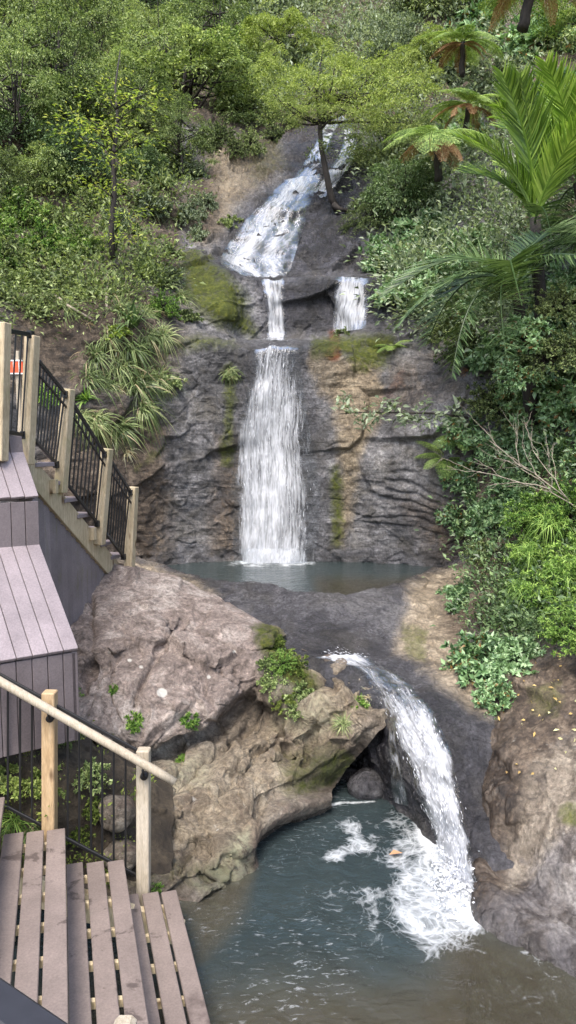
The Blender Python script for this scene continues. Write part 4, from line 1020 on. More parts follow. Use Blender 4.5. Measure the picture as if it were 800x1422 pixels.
LM = dict(
    fine=leaf_mat('fine_green_leaves', [(.026, .044, .013), (.140, .192, .068), (.36, .42, .19)]),
    olive=leaf_mat('olive_leaves', [(.020, .034, .011), (.108, .145, .056), (.29, .34, .15)]),
    yellow=leaf_mat('yellow_green_leaves', [(.055, .085, .02), (.165, .215, .055), (.34, .39, .13)]),
    grey=leaf_mat('grey_green_leaves', [(.040, .058, .034), (.125, .160, .098), (.30, .345, .245)]),
    pale=leaf_mat('pale_glossy_leaves', [(.045, .090, .038), (.140, .230, .105), (.32, .43, .25)], .2, .35, .6),
    bright=leaf_mat('bright_green_leaves', [(.025, .065, .012), (.115, .205, .040), (.28, .39, .10)]),
    broad=leaf_mat('broad_glossy_leaves', [(.028, .062, .024), (.115, .205, .085), (.31, .43, .23)], .2, .33, .6, (.26, .15, .05)),
    lime=leaf_mat('lime_leaves', [(.13, .19, .03), (.27, .36, .06), (.42, .50, .12)]),
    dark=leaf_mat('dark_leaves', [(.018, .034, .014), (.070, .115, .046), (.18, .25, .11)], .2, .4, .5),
    sedge=leaf_mat('sedge_blades', [(.035, .055, .018), (.115, .160, .055), (.28, .31, .14)], .2, .45, .4, (.40, .32, .19)),
    flax=leaf_mat('flax_blades', [(.02, .045, .014), (.060, .110, .034), (.15, .21, .08)], .15, .38, .5, (.30, .24, .12)),
    straw=leaf_mat('straw_blades', [(.20, .15, .08), (.36, .29, .17), (.52, .44, .29)], .2, .7, .2),
    palm=leaf_mat('palm_leaflets', [(.05, .10, .014), (.155, .25, .038), (.33, .43, .10)], .25, .38, .5),
    palmd=leaf_mat('dark_palm_leaflets', [(.014, .030, .010), (.040, .072, .024), (.11, .16, .065)], .2, .38, .5),
    fern=leaf_mat('fern_pinnae', [(.04, .08, .018), (.13, .20, .045), (.28, .36, .11)]),
    rust=leaf_mat('dead_fern_pinnae', [(.12, .055, .028), (.26, .135, .07), (.40, .25, .15)], .2, .75, .15),
    moss=leaf_mat('moss_leaves', [(.025, .04, .010), (.08, .11, .025), (.18, .21, .055)], .15, .8, .1),
    litter=leaf_mat('fallen_leaf', [(.22, .15, .06), (.40, .30, .11), (.52, .44, .24)], .1, .6, .3),
)
def bark(name, a, b):
    t = NT(name); n = t.noise(t.coord('Object', (6, 6, 1.5)), 5, 6, .7)
    return t.surf(t.principled(Base_Color=t.ramp(n, [(.35, a), (.65, b)]), Roughness=.85, Normal=t.bump(n, .7, .02)))
M['bark'] = bark('dark_bark', (.011, .009, .008), (.045, .036, .030))
M['bark2'] = bark('brown_fibrous_bark', (.07, .045, .03), (.19, .13, .09))
M['twig'] = bark('bleached_twig', (.22, .18, .135), (.45, .39, .32))

def unit(a): return a / (np.linalg.norm(a, axis=-1)[..., None] + 1e-9)

class Leaves:
    def __init__(s): s.v, s.q, s.t, s.n = [], [], [], 0
    def leaf(s, b, d, nn, L, W, fold=.25):
        """folded pointed leaves: base, two sides, tip"""
        k = len(b); d = unit(d); sd = unit(np.cross(d, nn)); up = np.cross(sd, d)
        L = np.broadcast_to(np.asarray(L, float), (k,))[:, None]; W = np.broadcast_to(np.asarray(W, float), (k,))[:, None]
        v = np.stack([b, b + d * L * .45 + sd * W * .5 + up * W * fold, b + d * L - up * L * .08, b + d * L * .45 - sd * W * .5 + up * W * fold], 1).reshape(-1, 3)
        i = s.n + np.arange(k)[:, None] * 4
        s.t += [i + np.array([[0, 1, 2]]), i + np.array([[0, 2, 3]])]
        s.v.append(v); s.n += len(v); return s
    def blade(s, b, d, L, W, droop, seg=5, g=(0, 0, -1), twist=0):
        """long arching blades"""
        k = len(b); d = unit(d); g = np.array(g, float)
        t = np.linspace(0, 1, seg + 1)[None, :, None]
        L = np.broadcast_to(np.asarray(L, float), (k,))[:, None, None]; dr = np.broadcast_to(np.asarray(droop, float), (k,))[:, None, None]
        c = b[:, None] + d[:, None] * L * t * (1 - .25 * dr * t) + g * L * dr * t ** 2
        tan_ = unit(np.gradient(c, axis=1)); sd = np.cross(tan_, np.array((0, 0, 1.0)) + .001 * d[:, None]); sd = unit(sd + .15 * rng.normal(0, 1, (k, 1, 3)))
        w = np.broadcast_to(np.asarray(W, float), (k,))[:, None, None] * np.minimum(1, .55 + 2 * t) * (1 - t ** 2.2) * .5 + .0004
        v = np.stack([c - sd * w, c + sd * w], 2).reshape(-1, 3)
        m = (seg + 1) * 2
        i = s.n + np.arange(k)[:, None, None] * m + np.arange(seg)[None, :, None] * 2
        s.q.append((i + np.array([[[0, 1, 3, 2]]])).reshape(-1, 4)); s.v.append(v); s.n += len(v); return s
    def mesh(s, name, mat):
        t = [x.reshape(-1, 3) for x in s.t]
        return mesh_np(name, np.vstack(s.v), np.vstack(s.q) if s.q else None, np.vstack(t) if t else None, mat, smooth=False)

def rdir(r, n, zlo=-1):
    z = r.uniform(zlo, 1, n); a = r.uniform(0, 2 * np.pi, n); k = np.sqrt(1 - z * z)
    return np.stack([k * np.cos(a), k * np.sin(a), z], 1)

def crown_leaves(lv, seed, centre, R, ncl=70, nl=150, L=.06, W=.03, flat=.75, cr=.24, cflat=.5):
    r = np.random.default_rng(seed)
    d = rdir(r, ncl, -.55); rad = r.uniform(.35, 1.0, ncl) ** .55 * (1 + .38 * fbm(d * 1.7, 3, seed))
    c = d * rad[:, None] * (1, 1, flat)
    ids = np.repeat(np.arange(ncl), r.integers(int(nl * .5), int(nl * 1.5), ncl))
    size = r.uniform(.6, 1.35, ncl)[ids][:, None]
    off = r.normal(0, 1, (len(ids), 3)) * (cr, cr, cr * cflat) * size * .62
    off[:, 2] -= .5 * (off[:, 0] ** 2 + off[:, 1] ** 2) / cr
    b = c[ids] + off
    out = unit(c[ids]) 
    dd = unit(off) + .5 * out + r.normal(0, .45, off.shape); nn = (0, 0, 1.0) + .6 * out + r.normal(0, .45, off.shape)
    k = r.uniform(.7, 1.3, len(ids))
    lv.leaf(np.array(centre) + b * R, dd, nn, L * k * R, W * k * R)
    return np.array(centre) + c * R

def limbs(mb, r, base, top, targets, r0, n=12):
    base, top = np.array(base, float), np.array(top, float)
    q = np.linspace(0, 1, 7)[:, None]; wob = r.normal(0, .03, (7, 3)) * np.linalg.norm(top - base); wob[0] = 0
    mb.tube(base + (top - base) * q + wob, np.linspace(r0, r0 * .45, 7), 7)
    for k in r.choice(len(targets), min(n, len(targets)), replace=False):
        tg = targets[k]; s0 = base + (top - base) * r.uniform(.55, 1.0)
        mid = (s0 + tg) / 2 + (0, 0, -.08 * np.linalg.norm(tg - s0)) + r.normal(0, .05, 3) * np.linalg.norm(tg - s0)
        q = np.linspace(0, 1, 6)[:, None]
        mb.tube((1 - q) ** 2 * s0 + 2 * q * (1 - q) * mid + q ** 2 * tg, np.linspace(r0 * .42, r0 * .08, 6), 5)

def make_tree(name, seed, mat, L=.06, W=.028, ncl=75, nl=150, flat=.75, cr=.24, cflat=.5, h=1.9):
    """unit tree: root at the foot of the trunk, crown of radius 1 centred h above it"""
    r = np.random.default_rng(seed); e_ = empty(name)
    lv = Leaves(); tg = crown_leaves(lv, seed, (0, 0, h), 1.0, ncl, nl, L, W, flat, cr, cflat)
    mb = MB(); limbs(mb, r, (0, 0, 0), (.05, 0, h + .35), tg, .055, 26)
    mb.build('trunk', M['bark'], e_, True); link('crown', lv.mesh('crown', mat), e_)
    return e_

def make_shrub(name, seed, mat, nst=70, L=.16, W=.075, whorl=9, spread=1.0, up_=.9, droop=.25):
    """unit shrub rooted at the origin: leafy twigs radiating into a dome of radius about 1"""
    r = np.random.default_rng(seed); e_ = empty(name); lv = Leaves(); mb = MB()
    d = rdir(r, nst, -.25) * (spread, spread, up_); d[:, 2] += .25
    for k in range(nst):
        ln = r.uniform(.55, 1.05); q = np.linspace(0, 1, 6)[:, None]
        pth = d[k] * ln * q + np.array((0, 0, -droop * ln)) * q ** 2 + r.normal(0, .03, (6, 3)) * q
        mb.tube(pth, np.linspace(.016, .004, 6), 4, False)
        m = r.integers(5, 9); s_ = np.concatenate([r.uniform(.45, 1, m), [1.0, 1.0]])
        c = np.stack([np.interp(s_, q[:, 0], pth[:, j]) for j in range(3)], 1)
        ax = unit(pth[-1] - pth[-2])
        c = np.repeat(c, whorl // 2 + 1, 0) + r.normal(0, .012, (len(c) * (whorl // 2 + 1), 3))
        dd = ax * .55 + rdir(r, len(c)) * .8 + (0, 0, .15); nn = np.array((0, 0, 1.0)) + .5 * ax + r.normal(0, .4, (len(c), 3))
        kz = r.uniform(.6, 1.25, len(c)); lv.leaf(c, dd, nn, L * kz, W * kz, .2)
    mb.build('stem', M['bark'], e_, True); link('foliage', lv.mesh('foliage', mat), e_)
    return e_

def make_tuft(name, seed, mat, n=140, L=(.5, 1.0), W=.014, spread=.75, droop=(.5, 1.1), base=.06, up_=.8, straw=.0, seg=6):
    r = np.random.default_rng(seed); lv = Leaves()
    d = rdir(r, n, .0) * (spread, spread, up_) + (0, 0, .25)
    b = r.normal(0, base, (n, 3)) * (1, 1, .2)
    lv.blade(b, d, r.uniform(*L, n), W * r.uniform(.6, 1.3, n), r.uniform(*droop, n), seg)
    o = link(name, lv.mesh(name, mat)); return o

def frond_mesh(seed, mat, npair=26, plen=.24, pw=.03, droop=.45, kind='fern', rise=.35, ang=65, narrow=0.0):
    """one frond of length 1 along +x: a midrib with leaflets on both sides"""
    r = np.random.default_rng(seed); lv = Leaves()
    t = np.linspace(0, 1, 14); c = np.stack([t * (1 - .18 * droop * t), 0 * t, rise * t - (rise * .5 + droop) * t ** 2], 1)
    mb = MB(); mb.tube(c, np.linspace(.013, .003, 14), 5, False)
    s = np.linspace(.14, .985, npair); pc = np.stack([np.interp(s, t, c[:, j]) for j in range(3)], 1)
    tg = unit(np.stack([np.interp(s, t, np.gradient(c[:, j])) for j in range(3)], 1)); upv = unit(np.cross(tg, np.array((0, 1.0, 0))) * -1)
    upv = np.where(upv[:, 2:3] < 0, -upv, upv)
    prof = np.sin(np.pi * np.clip((s - .05) / 1.0, 0, 1) ** .75) ** .8 + .12
    a = math.radians(ang)
    for sg in (-1, 1):
        sd = np.array((0, sg, 0.0)) + r.normal(0, .05, (npair, 3))
        if kind == 'palm':
            d = tg * math.cos(a) + sd * math.sin(a) + upv * (.30 + narrow) + r.normal(0, .05, (npair, 3))
            lv.blade(pc, d, plen * prof * r.uniform(.85, 1.1, npair), pw, r.uniform(.10, .3, npair), 4)
        else:
            d = unit(tg * math.cos(a) + sd * math.sin(a)); Lp = plen * prof
            for j in range(npair):
                m = max(4, int(11 * prof[j])); u = np.linspace(.08, .98, m)[:, None]
                b = pc[j] + d[j] * Lp[j] * u - np.array((0, 0, .25)) * Lp[j] * u ** 2
                for s2 in (-1, 1):
                    dl = d[j] * .5 + tg[j] * s2 * .9 + (0, 0, -.1)
                    lv.leaf(b, np.repeat(dl[None], m, 0), np.repeat(upv[j][None], m, 0), .042 * (1.15 - u[:, 0]) + .012, .017, .1)
    v0 = np.vstack(mb.v); n0 = lv.n
    lv.v.append(v0); lv.q.append(np.vstack(mb.q) + n0); lv.n += len(v0)
    return lv.mesh('frond', mat)

# ---- prototypes ----------------------------------------------------------------------------------
PR = {}
used = set()
def proto(k, o): PR[k] = o; return o
proto('fineA', make_tree('forest_tree', 101, LM['fine'], .055, .024, 70, 250, .85, .20, .18))
proto('fineB', make_tree('forest_tree', 102, LM['fine'], .055, .022, 52, 300, .75, .25, .13))
proto('oliveA', make_tree('forest_tree', 103, LM['olive'], .055, .022, 75, 230, .9, .20, .22))
proto('tall', make_tree('forest_tree', 107, LM['fine'], .05, .022, 46, 260, 1.1, .22, .14, 2.3))
proto('oliveB', make_tree('forest_tree', 104, LM['dark'], .065, .030, 80, 180, .9, .19, .45))
proto('greyA', make_tree('forest_tree', 105, LM['grey'], .065, .026, 85, 190, .8, .18, .45))
proto('brightA', make_tree('forest_tree', 106, LM['bright'], .075, .034, 70, 140, .7, .24, .45))
proto('broadA', make_shrub('broadleaf_shrub', 111, LM['broad'], 95, .17, .082, 9))
proto('broadB', make_shrub('broadleaf_shrub', 112, LM['broad'], 80, .20, .10, 8, 1.0, .7, .35))
proto('smallA', make_shrub('small_leaved_shrub', 113, LM['bright'], 120, .10, .036, 10))
proto('darkA', make_shrub('small_leaved_shrub', 114, LM['dark'], 130, .085, .042, 10))
proto('greyS', make_shrub('small_leaved_shrub', 115, LM['grey'], 110, .13, .060, 9))
proto('sedgeA', make_tuft('sedge_tuft', 121, LM['sedge'], 230, (.6, 1.25), .021))
proto('sedgeB', make_tuft('sedge_tuft', 122, LM['sedge'], 300, (.7, 1.5), .017, .6, (.9, 1.6)))
proto('strawA', make_tuft('dry_grass_tuft', 123, LM['straw'], 110, (.5, 1.1), .014, .55, (1.0, 1.8)))
proto('flaxA', make_tuft('flax_plant', 124, LM['flax'], 60, (.7, 1.15), .065, .6, (.12, .7), .05, 1.0))
proto('reedA', make_tuft('bright_reed_tuft', 125, LM['bright'], 190, (.5, 1.35), .022, .8, (.5, 1.4), .16))
proto('weedA', make_shrub('weed', 131, LM['bright'], 26, .30, .12, 7, 1.0, .6, .3))
proto('weedB', make_shrub('weed', 132, LM['fine'], 40, .16, .08, 8, 1.0, .6, .3))

def fern_plant(name, seed, fm, n, trunk_h, trunk_r=.07, tilt=(.2, .9), dead=None, ndead=0, bk='bark2', root=0.0):
    """unit-frond fern or palm: a trunk part and every frond a part"""
    r = np.random.default_rng(seed); e_ = empty(name)
    q = np.linspace(0, 1, 8)[:, None]; h0 = np.array((.12 * root, .0, -root)); top = np.array((0, 0, trunk_h))
    MB().tube(h0 + (top - h0) * q + r.normal(0, .008, (8, 3)), np.linspace(trunk_r * 1.25, trunk_r * .8, 8), 9).build('trunk', M[bk], e_, True)
    for k in range(n + ndead):
        o = link('frond', fm if k < n else dead, e_, (0, 0, trunk_h - (0 if k < n else .05)))
        az = 2 * np.pi * (k * .618 + r.uniform(-.05, .05)); el = -r.uniform(*tilt) if k < n else r.uniform(-.25, .25)
        o.rotation_euler = (r.uniform(-.25, .25), el, az); s_ = r.uniform(.8, 1.12) * (1 if k < n else .75); o.scale = (s_, s_, s_)
    return e_
F_fern = frond_mesh(1, LM['fern'], 28, .26, .03, .42, 'fern', .35, 68)
F_rust = frond_mesh(2, LM['rust'], 24, .20, .03, .55, 'fern', .2, 60)
F_palm = frond_mesh(3, LM['palm'], 70, .30, .016, .34, 'palm', .15, 38, .10)
F_palmd = frond_mesh(4, LM['palmd'], 72, .30, .013, .85, 'palm', .45, 58, .0)
proto('treefern', fern_plant('tree_fern', 141, F_fern, 10, .2, .06, (.0, .6), F_rust, 6, 'bark', .5))
proto('groundfern', fern_plant('fern', 142, F_fern, 8, .06, .03, (.1, .7)))
proto('nikau', fern_plant('nikau_palm', 143, F_palm, 13, .12, .05, (.8, 1.45), F_palmd, 2, 'bark', 1.0))
proto('nikaud', fern_plant('nikau_palm', 144, F_palmd, 11, .12, .05, (.25, 1.1), None, 0, 'bark', 1.0))

ALLBV = [BV_CLIFF, BV_BANK, BV_SLAB, BV_BOULDER, BV_GARDEN]
def surface(px, py, bvs=None):
    best = None
    for bv in (bvs or ALLBV):
        h = hit(bv, px, py)
        if h is not None and (best is None or h[1] < best[1]): best = h
    return best

def root_of(key):
    if key not in used:
        used.add(key); return PR[key]
    return copy_tree(PR[key])

CNT = [0]
def place(key, loc, scale, label, cat, group=None, rz=None, tilt=(0, 0), mat=None, name=None, sz=1.0):
    CNT[0] += 1; r = np.random.default_rng(1000 + CNT[0])
    o = root_of(key)
    o.location = Vector(loc); o.scale = (scale, scale, scale * sz)
    rz = r.uniform(0, 6.28) if rz is None else rz
    o.rotation_euler = (Matrix.Rotation(tilt[1], 3, 'Y') @ Matrix.Rotation(tilt[0], 3, 'X') @ Matrix.Rotation(rz, 3, 'Z')).to_euler()
    if name: o.name = name
    if mat:
        for x in ([o] if o.type == 'MESH' else [c for c in o.children if c.name.split('.')[0] in ('crown', 'foliage')]):
            x.material_slots[0].link = 'OBJECT'; x.material_slots[0].material = mat
    for k_ in ('label', 'category', 'group'):
        if k_ in o: del o[k_]
    return tag(o, label, cat, group)

def pxr(p, rp): 
    d = p[1] * CP - (p[2] - ZC) * SP
    return rp / F * d

def tree_at(key, px, py, rp, label, group=None, Y=None, mat=None, back=.5, cat='tree', sz=1.0):
    """crown centred on the sight line, standing in front of the slope behind it"""
    if Y is None:
        h = surface(px, py); r_ = pxr(h, rp); Y = h[1] - back * r_
    c = P(px, py, Y); r_ = pxr(c, rp)
    return place(key, c - (0, 0, 1.9 * r_ * sz), r_, label, cat, group, mat=mat, sz=sz)

def shrub_at(key, px, py, rp, label, group=None, mat=None, cat='shrub', drop=.45, tilt=.45, sz=1.0, Y=None, name=None, rz=None):
    """rooted on the slope a little below the middle of its foliage, leaning out to the light"""
    h = surface(px, py + drop * rp) if Y is None else P(px, py + drop * rp, Y)
    r_ = pxr(h, rp)
    return place(key, h + (0, .08 * r_, -.05 * r_), r_, label, cat, group, rz, (tilt, 0), mat, name, sz)
# ------------------------------------------------------------------ planting
# forest on the slopes: (kind, px, py, radius) ; crowns in photo pixels, depth from the slope itself
G_L, G_B, G_R = 'trees on the slope left of the falls', 'trees far up the gully behind the falls', 'trees on the slope right of the falls'
for k, x, y, r_ in [('fineA', -40, 40, 95), ('oliveA', 30, 30, 85), ('fineB', 110, 40, 85), ('oliveB', 190, 20, 80), ('fineA', 285, 15, 70), ('fineB', -30, 130, 80),
                    ('oliveA', 60, 100, 70), ('fineA', 95, 160, 70), ('oliveB', 20, 190, 62), ('fineB', 175, 120, 65), ('oliveA', 215, 60, 60),
                    ('oliveB', 110, 230, 55), ('oliveA', 195, 190, 52), ('fineB', 60, 250, 58), ('oliveB', 200, 245, 42), ('oliveA', -20, 250, 60)]:
    tree_at(k, x, y, r_, 'dense fine-leaved green tree among many on the forest slope left of the falls', G_L)
tree_at('fineA', 262, 122, 100, 'broad light green tree with spreading layered branches reaching towards the falls from the forest', back=1.2, sz=.75)
tree_at('fineB', 345, 165, 52, 'small light green tree at the top of the bare earth bank')
tree_at('brightA', 320, 75, 48, 'pale green tree above the broad layered tree, before the hazy upper forest')
for k, x, y, r_, Y in [('greyA', 350, 20, 70, 27), ('fineB', 415, 35, 70, 29), ('greyA', 470, 10, 75, 30), ('greyA', 395, 105, 48, 20.5), ('fineA', 330, 110, 50, 19),
                       ('oliveA', 440, 85, 50, 23), ('greyA', 520, 75, 60, 24), ('fineB', 640, -10, 70, 24), ('greyA', 600, 25, 70, 25)]:
    tree_at(k, x, y, r_, 'soft grey-green tree in the far upper gully behind the yellow-green tree', G_B, Y=Y)
tree_at('greyA', 560, 100, 68, 'large silvery grey-green tree above the tree ferns', Y=19)
tree_at('oliveA', 545, 205, 66, 'rounded dark olive tree overhanging the cascade from its right bank', back=.7)
tree_at('oliveB', 560, 275, 55, 'low dark olive bush-like tree between cascade and pale broadleaf shrubs', back=.6)
tree_at('oliveA', 520, 300, 38, 'small olive tree at the rocky edge of the upper cascade', back=.5)
for k, x, y, r_ in [('broadX', 690, 20, 70), ('broadX', 760, 30, 70), ('fineA', 830, 40, 80), ('greyX', 640, 90, 50), ('greyX', 700, 105, 55), ('broadX', 640, 180, 50), ('fineA', 850, 180, 80), ('broadX', 790, 120, 60)]:
    if k.endswith('X'): shrub_at({'broadX': 'broadA', 'greyX': 'greyS'}[k], x, y, r_, 'leafy shrub of the high slope around the palm and tree ferns', 'shrubs high on the slope right of the falls')
    else: tree_at(k, x, y, r_, 'fine-leaved green tree at the edge of the slope beyond the palm', G_R)

for x, y, r_ in [(75, 105, 70), (130, 75, 62), (20, 150, 66), (225, 95, 60), (190, 165, 52), (300, 60, 56), (250, 195, 40), (-20, 70, 70)]:
    c_ = surface(x, y); r3 = pxr(c_, r_)
    tree_at('tall', x, y, r_, 'taller feathery tree with slim dark trunk rising out of the forest left of the falls', 'taller trees in the left forest', Y=c_[1] - 1.3 * r3 - .4, sz=1.15)
for x, y, r_ in [(272, 235, 26), (285, 275, 22), (262, 290, 26), (295, 215, 24), (275, 320, 18)]:
    shrub_at('greyS' if r_ % 4 else 'sedgeA', x, y, r_, 'low grey-green plant creeping onto the edge of the bare earth bank', 'plants at the edge of the earth bank', cat='plant', tilt=.6)
tree_at('fineA', 385, 60, 52, 'yellowish green tree behind and left of the yellow-green crown', Y=20.0, mat=LM['yellow'])
tree_at('fineB', 600, 75, 46, 'light yellowish tree between yellow-green crown and tree ferns', Y=17.5, mat=LM['yellow'])
for x, y, r_ in [(305, 178, 30), (345, 190, 28), (380, 182, 26), (325, 200, 22), (400, 165, 24), (285, 195, 26)]:
    shrub_at('darkA', x, y, r_, 'olive green shrub hanging over the top of the bare earth bank', 'shrubs along the top of the earth bank', mat=LM['olive'], tilt=.6)
# the yellow-green tree whose dark trunk crosses the cascade
yt = empty('yellow_green_tree', P(470, 292, 13.6), 'yellow-green tree with slim dark crooked trunk standing across the upper cascade', 'tree')
yo = np.array(yt.location)
tp = [P(470, 294, 13.6), P(460, 275, 13.5), P(452, 235, 13.4), P(446, 205, 13.4), P(444, 170, 13.5), P(440, 130, 13.6)]
mb = MB(yo).tube(tp, [.07, .06, .05, .042, .036, .022], 8)
mb.tube([P(463, 284, 13.5), P(472, 291, 13.45), P(482, 292, 13.5), P(490, 296, 13.6)], [.055, .045, .03, .015], 7)
lv = Leaves(); tg = []
for cx, cy, R_, Y_ in [(425, 128, 44, 13.4), (470, 118, 46, 13.2), (520, 118, 46, 13.6), (565, 128, 40, 13.8), (395, 112, 42, 14), (455, 92, 40, 14.4), (510, 150, 40, 13.1), (545, 160, 36, 13.4), (400, 145, 34, 13.4), (500, 90, 36, 14.2), (590, 110, 30, 14.2), (540, 100, 36, 14), (422, 162, 24, 13.3), (482, 158, 28, 13.0), (452, 146, 28, 13.0), (385, 90, 30, 14.2), (560, 85, 30, 14.4)]:
    c = P(cx, cy, Y_); R3 = pxr(c, R_)
    tg.append(crown_leaves(lv, cx, c - yo, R3, 20, 85, .085, .034, .7, .27, .2) + yo)
tg = np.vstack(tg); r = np.random.default_rng(3)
for k in r.choice(len(tg), 26, replace=False):
    s0 = tp[4 + (k % 2)]; q = np.linspace(0, 1, 6)[:, None]; mid = (s0 + tg[k]) / 2 + r.normal(0, .06, 3) - (0, 0, .1)
    mb.tube((1 - q) ** 2 * s0 + 2 * q * (1 - q) * mid + q ** 2 * tg[k], np.linspace(.03, .006, 6), 5)
mb.tube([P(445, 180, 13.45), P(456, 168, 13.4), P(464, 150, 13.4)], [.025, .02, .012], 6)
mb.build('trunk', M['bark'], yt, True); link('crown', lv.mesh('crown', LM['yellow']), yt)
# sprig on the trunk
lv = Leaves(); crown_leaves(lv, 9, P(444, 212, 13.3) - yo, .2, 8, 40, .2, .09, .8, .4); link('sprig', lv.mesh('sprig', LM['olive']), yt)

# slim dark trunk with lime sprays on the left
lt = empty('slim_tree', P(157, 356, 10.6), 'slim dark-trunked tree with sparse lime green sprays left of the bare grey slope', 'tree')
lo2 = np.array(lt.location); tp = [P(157, 360, 10.6), P(154, 320, 10.6), P(159, 270, 10.65), P(157, 220, 10.7), P(164, 170, 10.8), P(160, 120, 10.9), P(167, 70, 11.3)]
mb = MB(lo2).tube(tp, [.045, .04, .036, .03, .022, .014, .008], 8); lv = Leaves(); r = np.random.default_rng(4)
for cx, cy in [(145, 130), (178, 130), (120, 165), (150, 180), (190, 150), (140, 215), (165, 225), (125, 255), (150, 262), (175, 300), (110, 190), (205, 130), (165, 330), (185, 190), (100, 170)]:
    c = P(cx, cy, 10.45 + r.uniform(-.3, .3)); s0 = P(160, cy + 22, 10.7)
    mb.tube([s0, (s0 + c) / 2 + (0, 0, .03), c], [.012, .008, .004], 5)
    n = 60; off = r.normal(0, 1, (n, 3)) * (.19, .19, .05); lv.leaf(c - lo2 + off, off * (1, 1, .3) + r.normal(0, .06, (n, 3)), np.array((0, 0, 1.0)) + r.normal(0, .35, (n, 3)), r.uniform(.05, .09, n), .024)
mb.build('trunk', M['bark'], lt, True); link('crown', lv.mesh('crown', LM['lime']), lt)
# bare branches reaching out of the left canopy
# left slope understorey
for k, x, y, r_ in [('smallA', 30, 285, 48), ('darkA', 85, 300, 42), ('smallA', 60, 325, 45), ('darkA', 10, 345, 44), ('smallA', 115, 330, 34), ('darkA', 130, 275, 36), ('greyS', 205, 275, 34), ('darkA', 215, 215, 34), ('greyS', 160, 300, 30), ('darkA', 60, 385, 42), ('darkA', 110, 390, 36), ('smallA', -20, 300, 45), ('greyS', 240, 215, 34), ('darkA', -20, 395, 45)]:
    shrub_at(k, x, y, r_, 'leafy undershrub on the slope left of the bare earth', 'undershrubs below the left canopy')
r = np.random.default_rng(77)
for j in range(26):
    x, y = r.uniform(-40, 265), r.uniform(235, 420)
    if 180 < x < 255 and 300 < y < 345: continue
    k = ['smallA', 'darkA', 'greyS', 'sedgeA', 'weedB'][j % 5]
    if k == 'sedgeA': shrub_at(k, x, y, r.uniform(26, 44), 'arching sedge clump among the undershrubs on the left slope', 'sedges among the undershrubs', cat='sedge', drop=.1, tilt=.6)
    else: shrub_at(k, x, y, r.uniform(20, 36), 'leafy undershrub on the slope left of the bare earth', 'undershrubs below the left canopy', mat=[LM['fine'], LM['olive'], None][j % 3])
shrub_at('smallA', 88, 352, 30, 'light green bush low on the left slope above the hanging sedges', mat=LM['fine'])
G_S = 'sedges hanging on the bank above the stairway'
for k, x, y, r_ in [('sedgeA', 10, 375, 62), ('sedgeB', 60, 430, 55), ('sedgeB', 90, 440, 50), ('sedgeB', 25, 440, 60), ('sedgeA', -20, 430, 60), ('sedgeB', 42, 400, 50), ('strawA', 120, 460, 40)]:
    shrub_at(k, x, y, r_, 'arching sedge tuft on the dark bank above the stair rail', G_S, cat='sedge', drop=-.3, tilt=.8)
G_H = 'grass tufts hanging down the cliff left of the main fall'
for k, x, y, r_ in [('sedgeA', 165, 470, 60), ('sedgeB', 150, 500, 70), ('sedgeB', 130, 620, 66), ('sedgeA', 165, 630, 62), ('sedgeB', 195, 600, 66), ('sedgeA', 220, 560, 54), ('strawA', 150, 640, 54), ('sedgeB', 110, 610, 50), ('sedgeA', 190, 570, 70), ('sedgeA', 225, 500, 50), ('strawA', 175, 660, 46), ('sedgeA', 130, 530, 62), ('sedgeB', 180, 520, 80), ('sedgeB', 165, 545, 75), ('sedgeB', 205, 500, 55), ('sedgeA', 120, 560, 55), ('strawA', 190, 555, 60), ('strawA', 160, 575, 55), ('sedgeB', 200, 470, 50), ('sedgeB', 145, 570, 55)]:
    shrub_at(k, x, y - 25, r_, 'long drooping grass tuft hanging on the cliff between stairway and main fall', G_H, cat='grass', drop=-.2, tilt=.8)
shrub_at('flaxA', 182, 432, 62, 'dark green flax plant with broad stiff blades above the hanging grass', cat='flax', drop=.3, tilt=.3)
shrub_at('flaxA', 222, 385, 48, 'flax plant with arching blades at the edge of the mossy dome', cat='flax', drop=.3, tilt=.5, mat=LM['sedge'])
shrub_at('flaxA', 120, 545, 36, 'bright green strap-leaved clump beside the drooping grass above the stair', cat='flax', drop=.3, tilt=.6, mat=LM['bright'])
shrub_at('flaxA', 40, 240, 50, 'yellowish spiky flax in the forest at the left edge', cat='flax', drop=.4, tilt=.3, mat=LM['lime'])
for x, y, r_ in [(200, 345, 42), (235, 345, 40), (210, 290, 42), (245, 250, 46), (265, 245, 40), (225, 255, 40), (190, 320, 36), (250, 300, 30)]:
    shrub_at('sedgeA' if r_ > 40 else 'flaxA', x, y, r_, 'pale sedge clump around the bare grey soil slope', 'sedges around the bare soil left of the cascade', cat='sedge', drop=.1, tilt=.6, mat=None if r_ > 40 else LM['sedge'])
shrub_at('weedB', 160, 452, 22, 'yellow-green leafy sprig just below the dark flax', cat='plant', mat=LM['lime'])
shrub_at('weedB', 235, 520, 26, 'small green leafy plant on the cliff right of the hanging grass', cat='plant', mat=LM['fine'])
shrub_at('weedB', 260, 430, 22, 'dull green fern-like plant at the foot of the mossy dome', cat='plant', mat=LM['olive'])
shrub_at('weedB', 322, 300, 20, 'small dark plant on the bare earth bank beside the cascade', cat='plant', mat=LM['olive'])
shrub_at('weedA', 60, 540, 26, 'green leafy plant seen through the stair balusters', cat='plant')
shrub_at('weedB', 318, 515, 15, 'mossy grass tuft on the cliff left of the main curtain', cat='plant', mat=LM['sedge']); shrub_at('sedgeB', 318, 530, 34, 'yellowish grass tuft hanging from moss left of the main curtain', cat='grass', drop=-.5, tilt=1.0)
shrub_at('weedB', 322, 648, 10, 'little green plant between baluster rail and cliff foot', cat='plant') if False else None
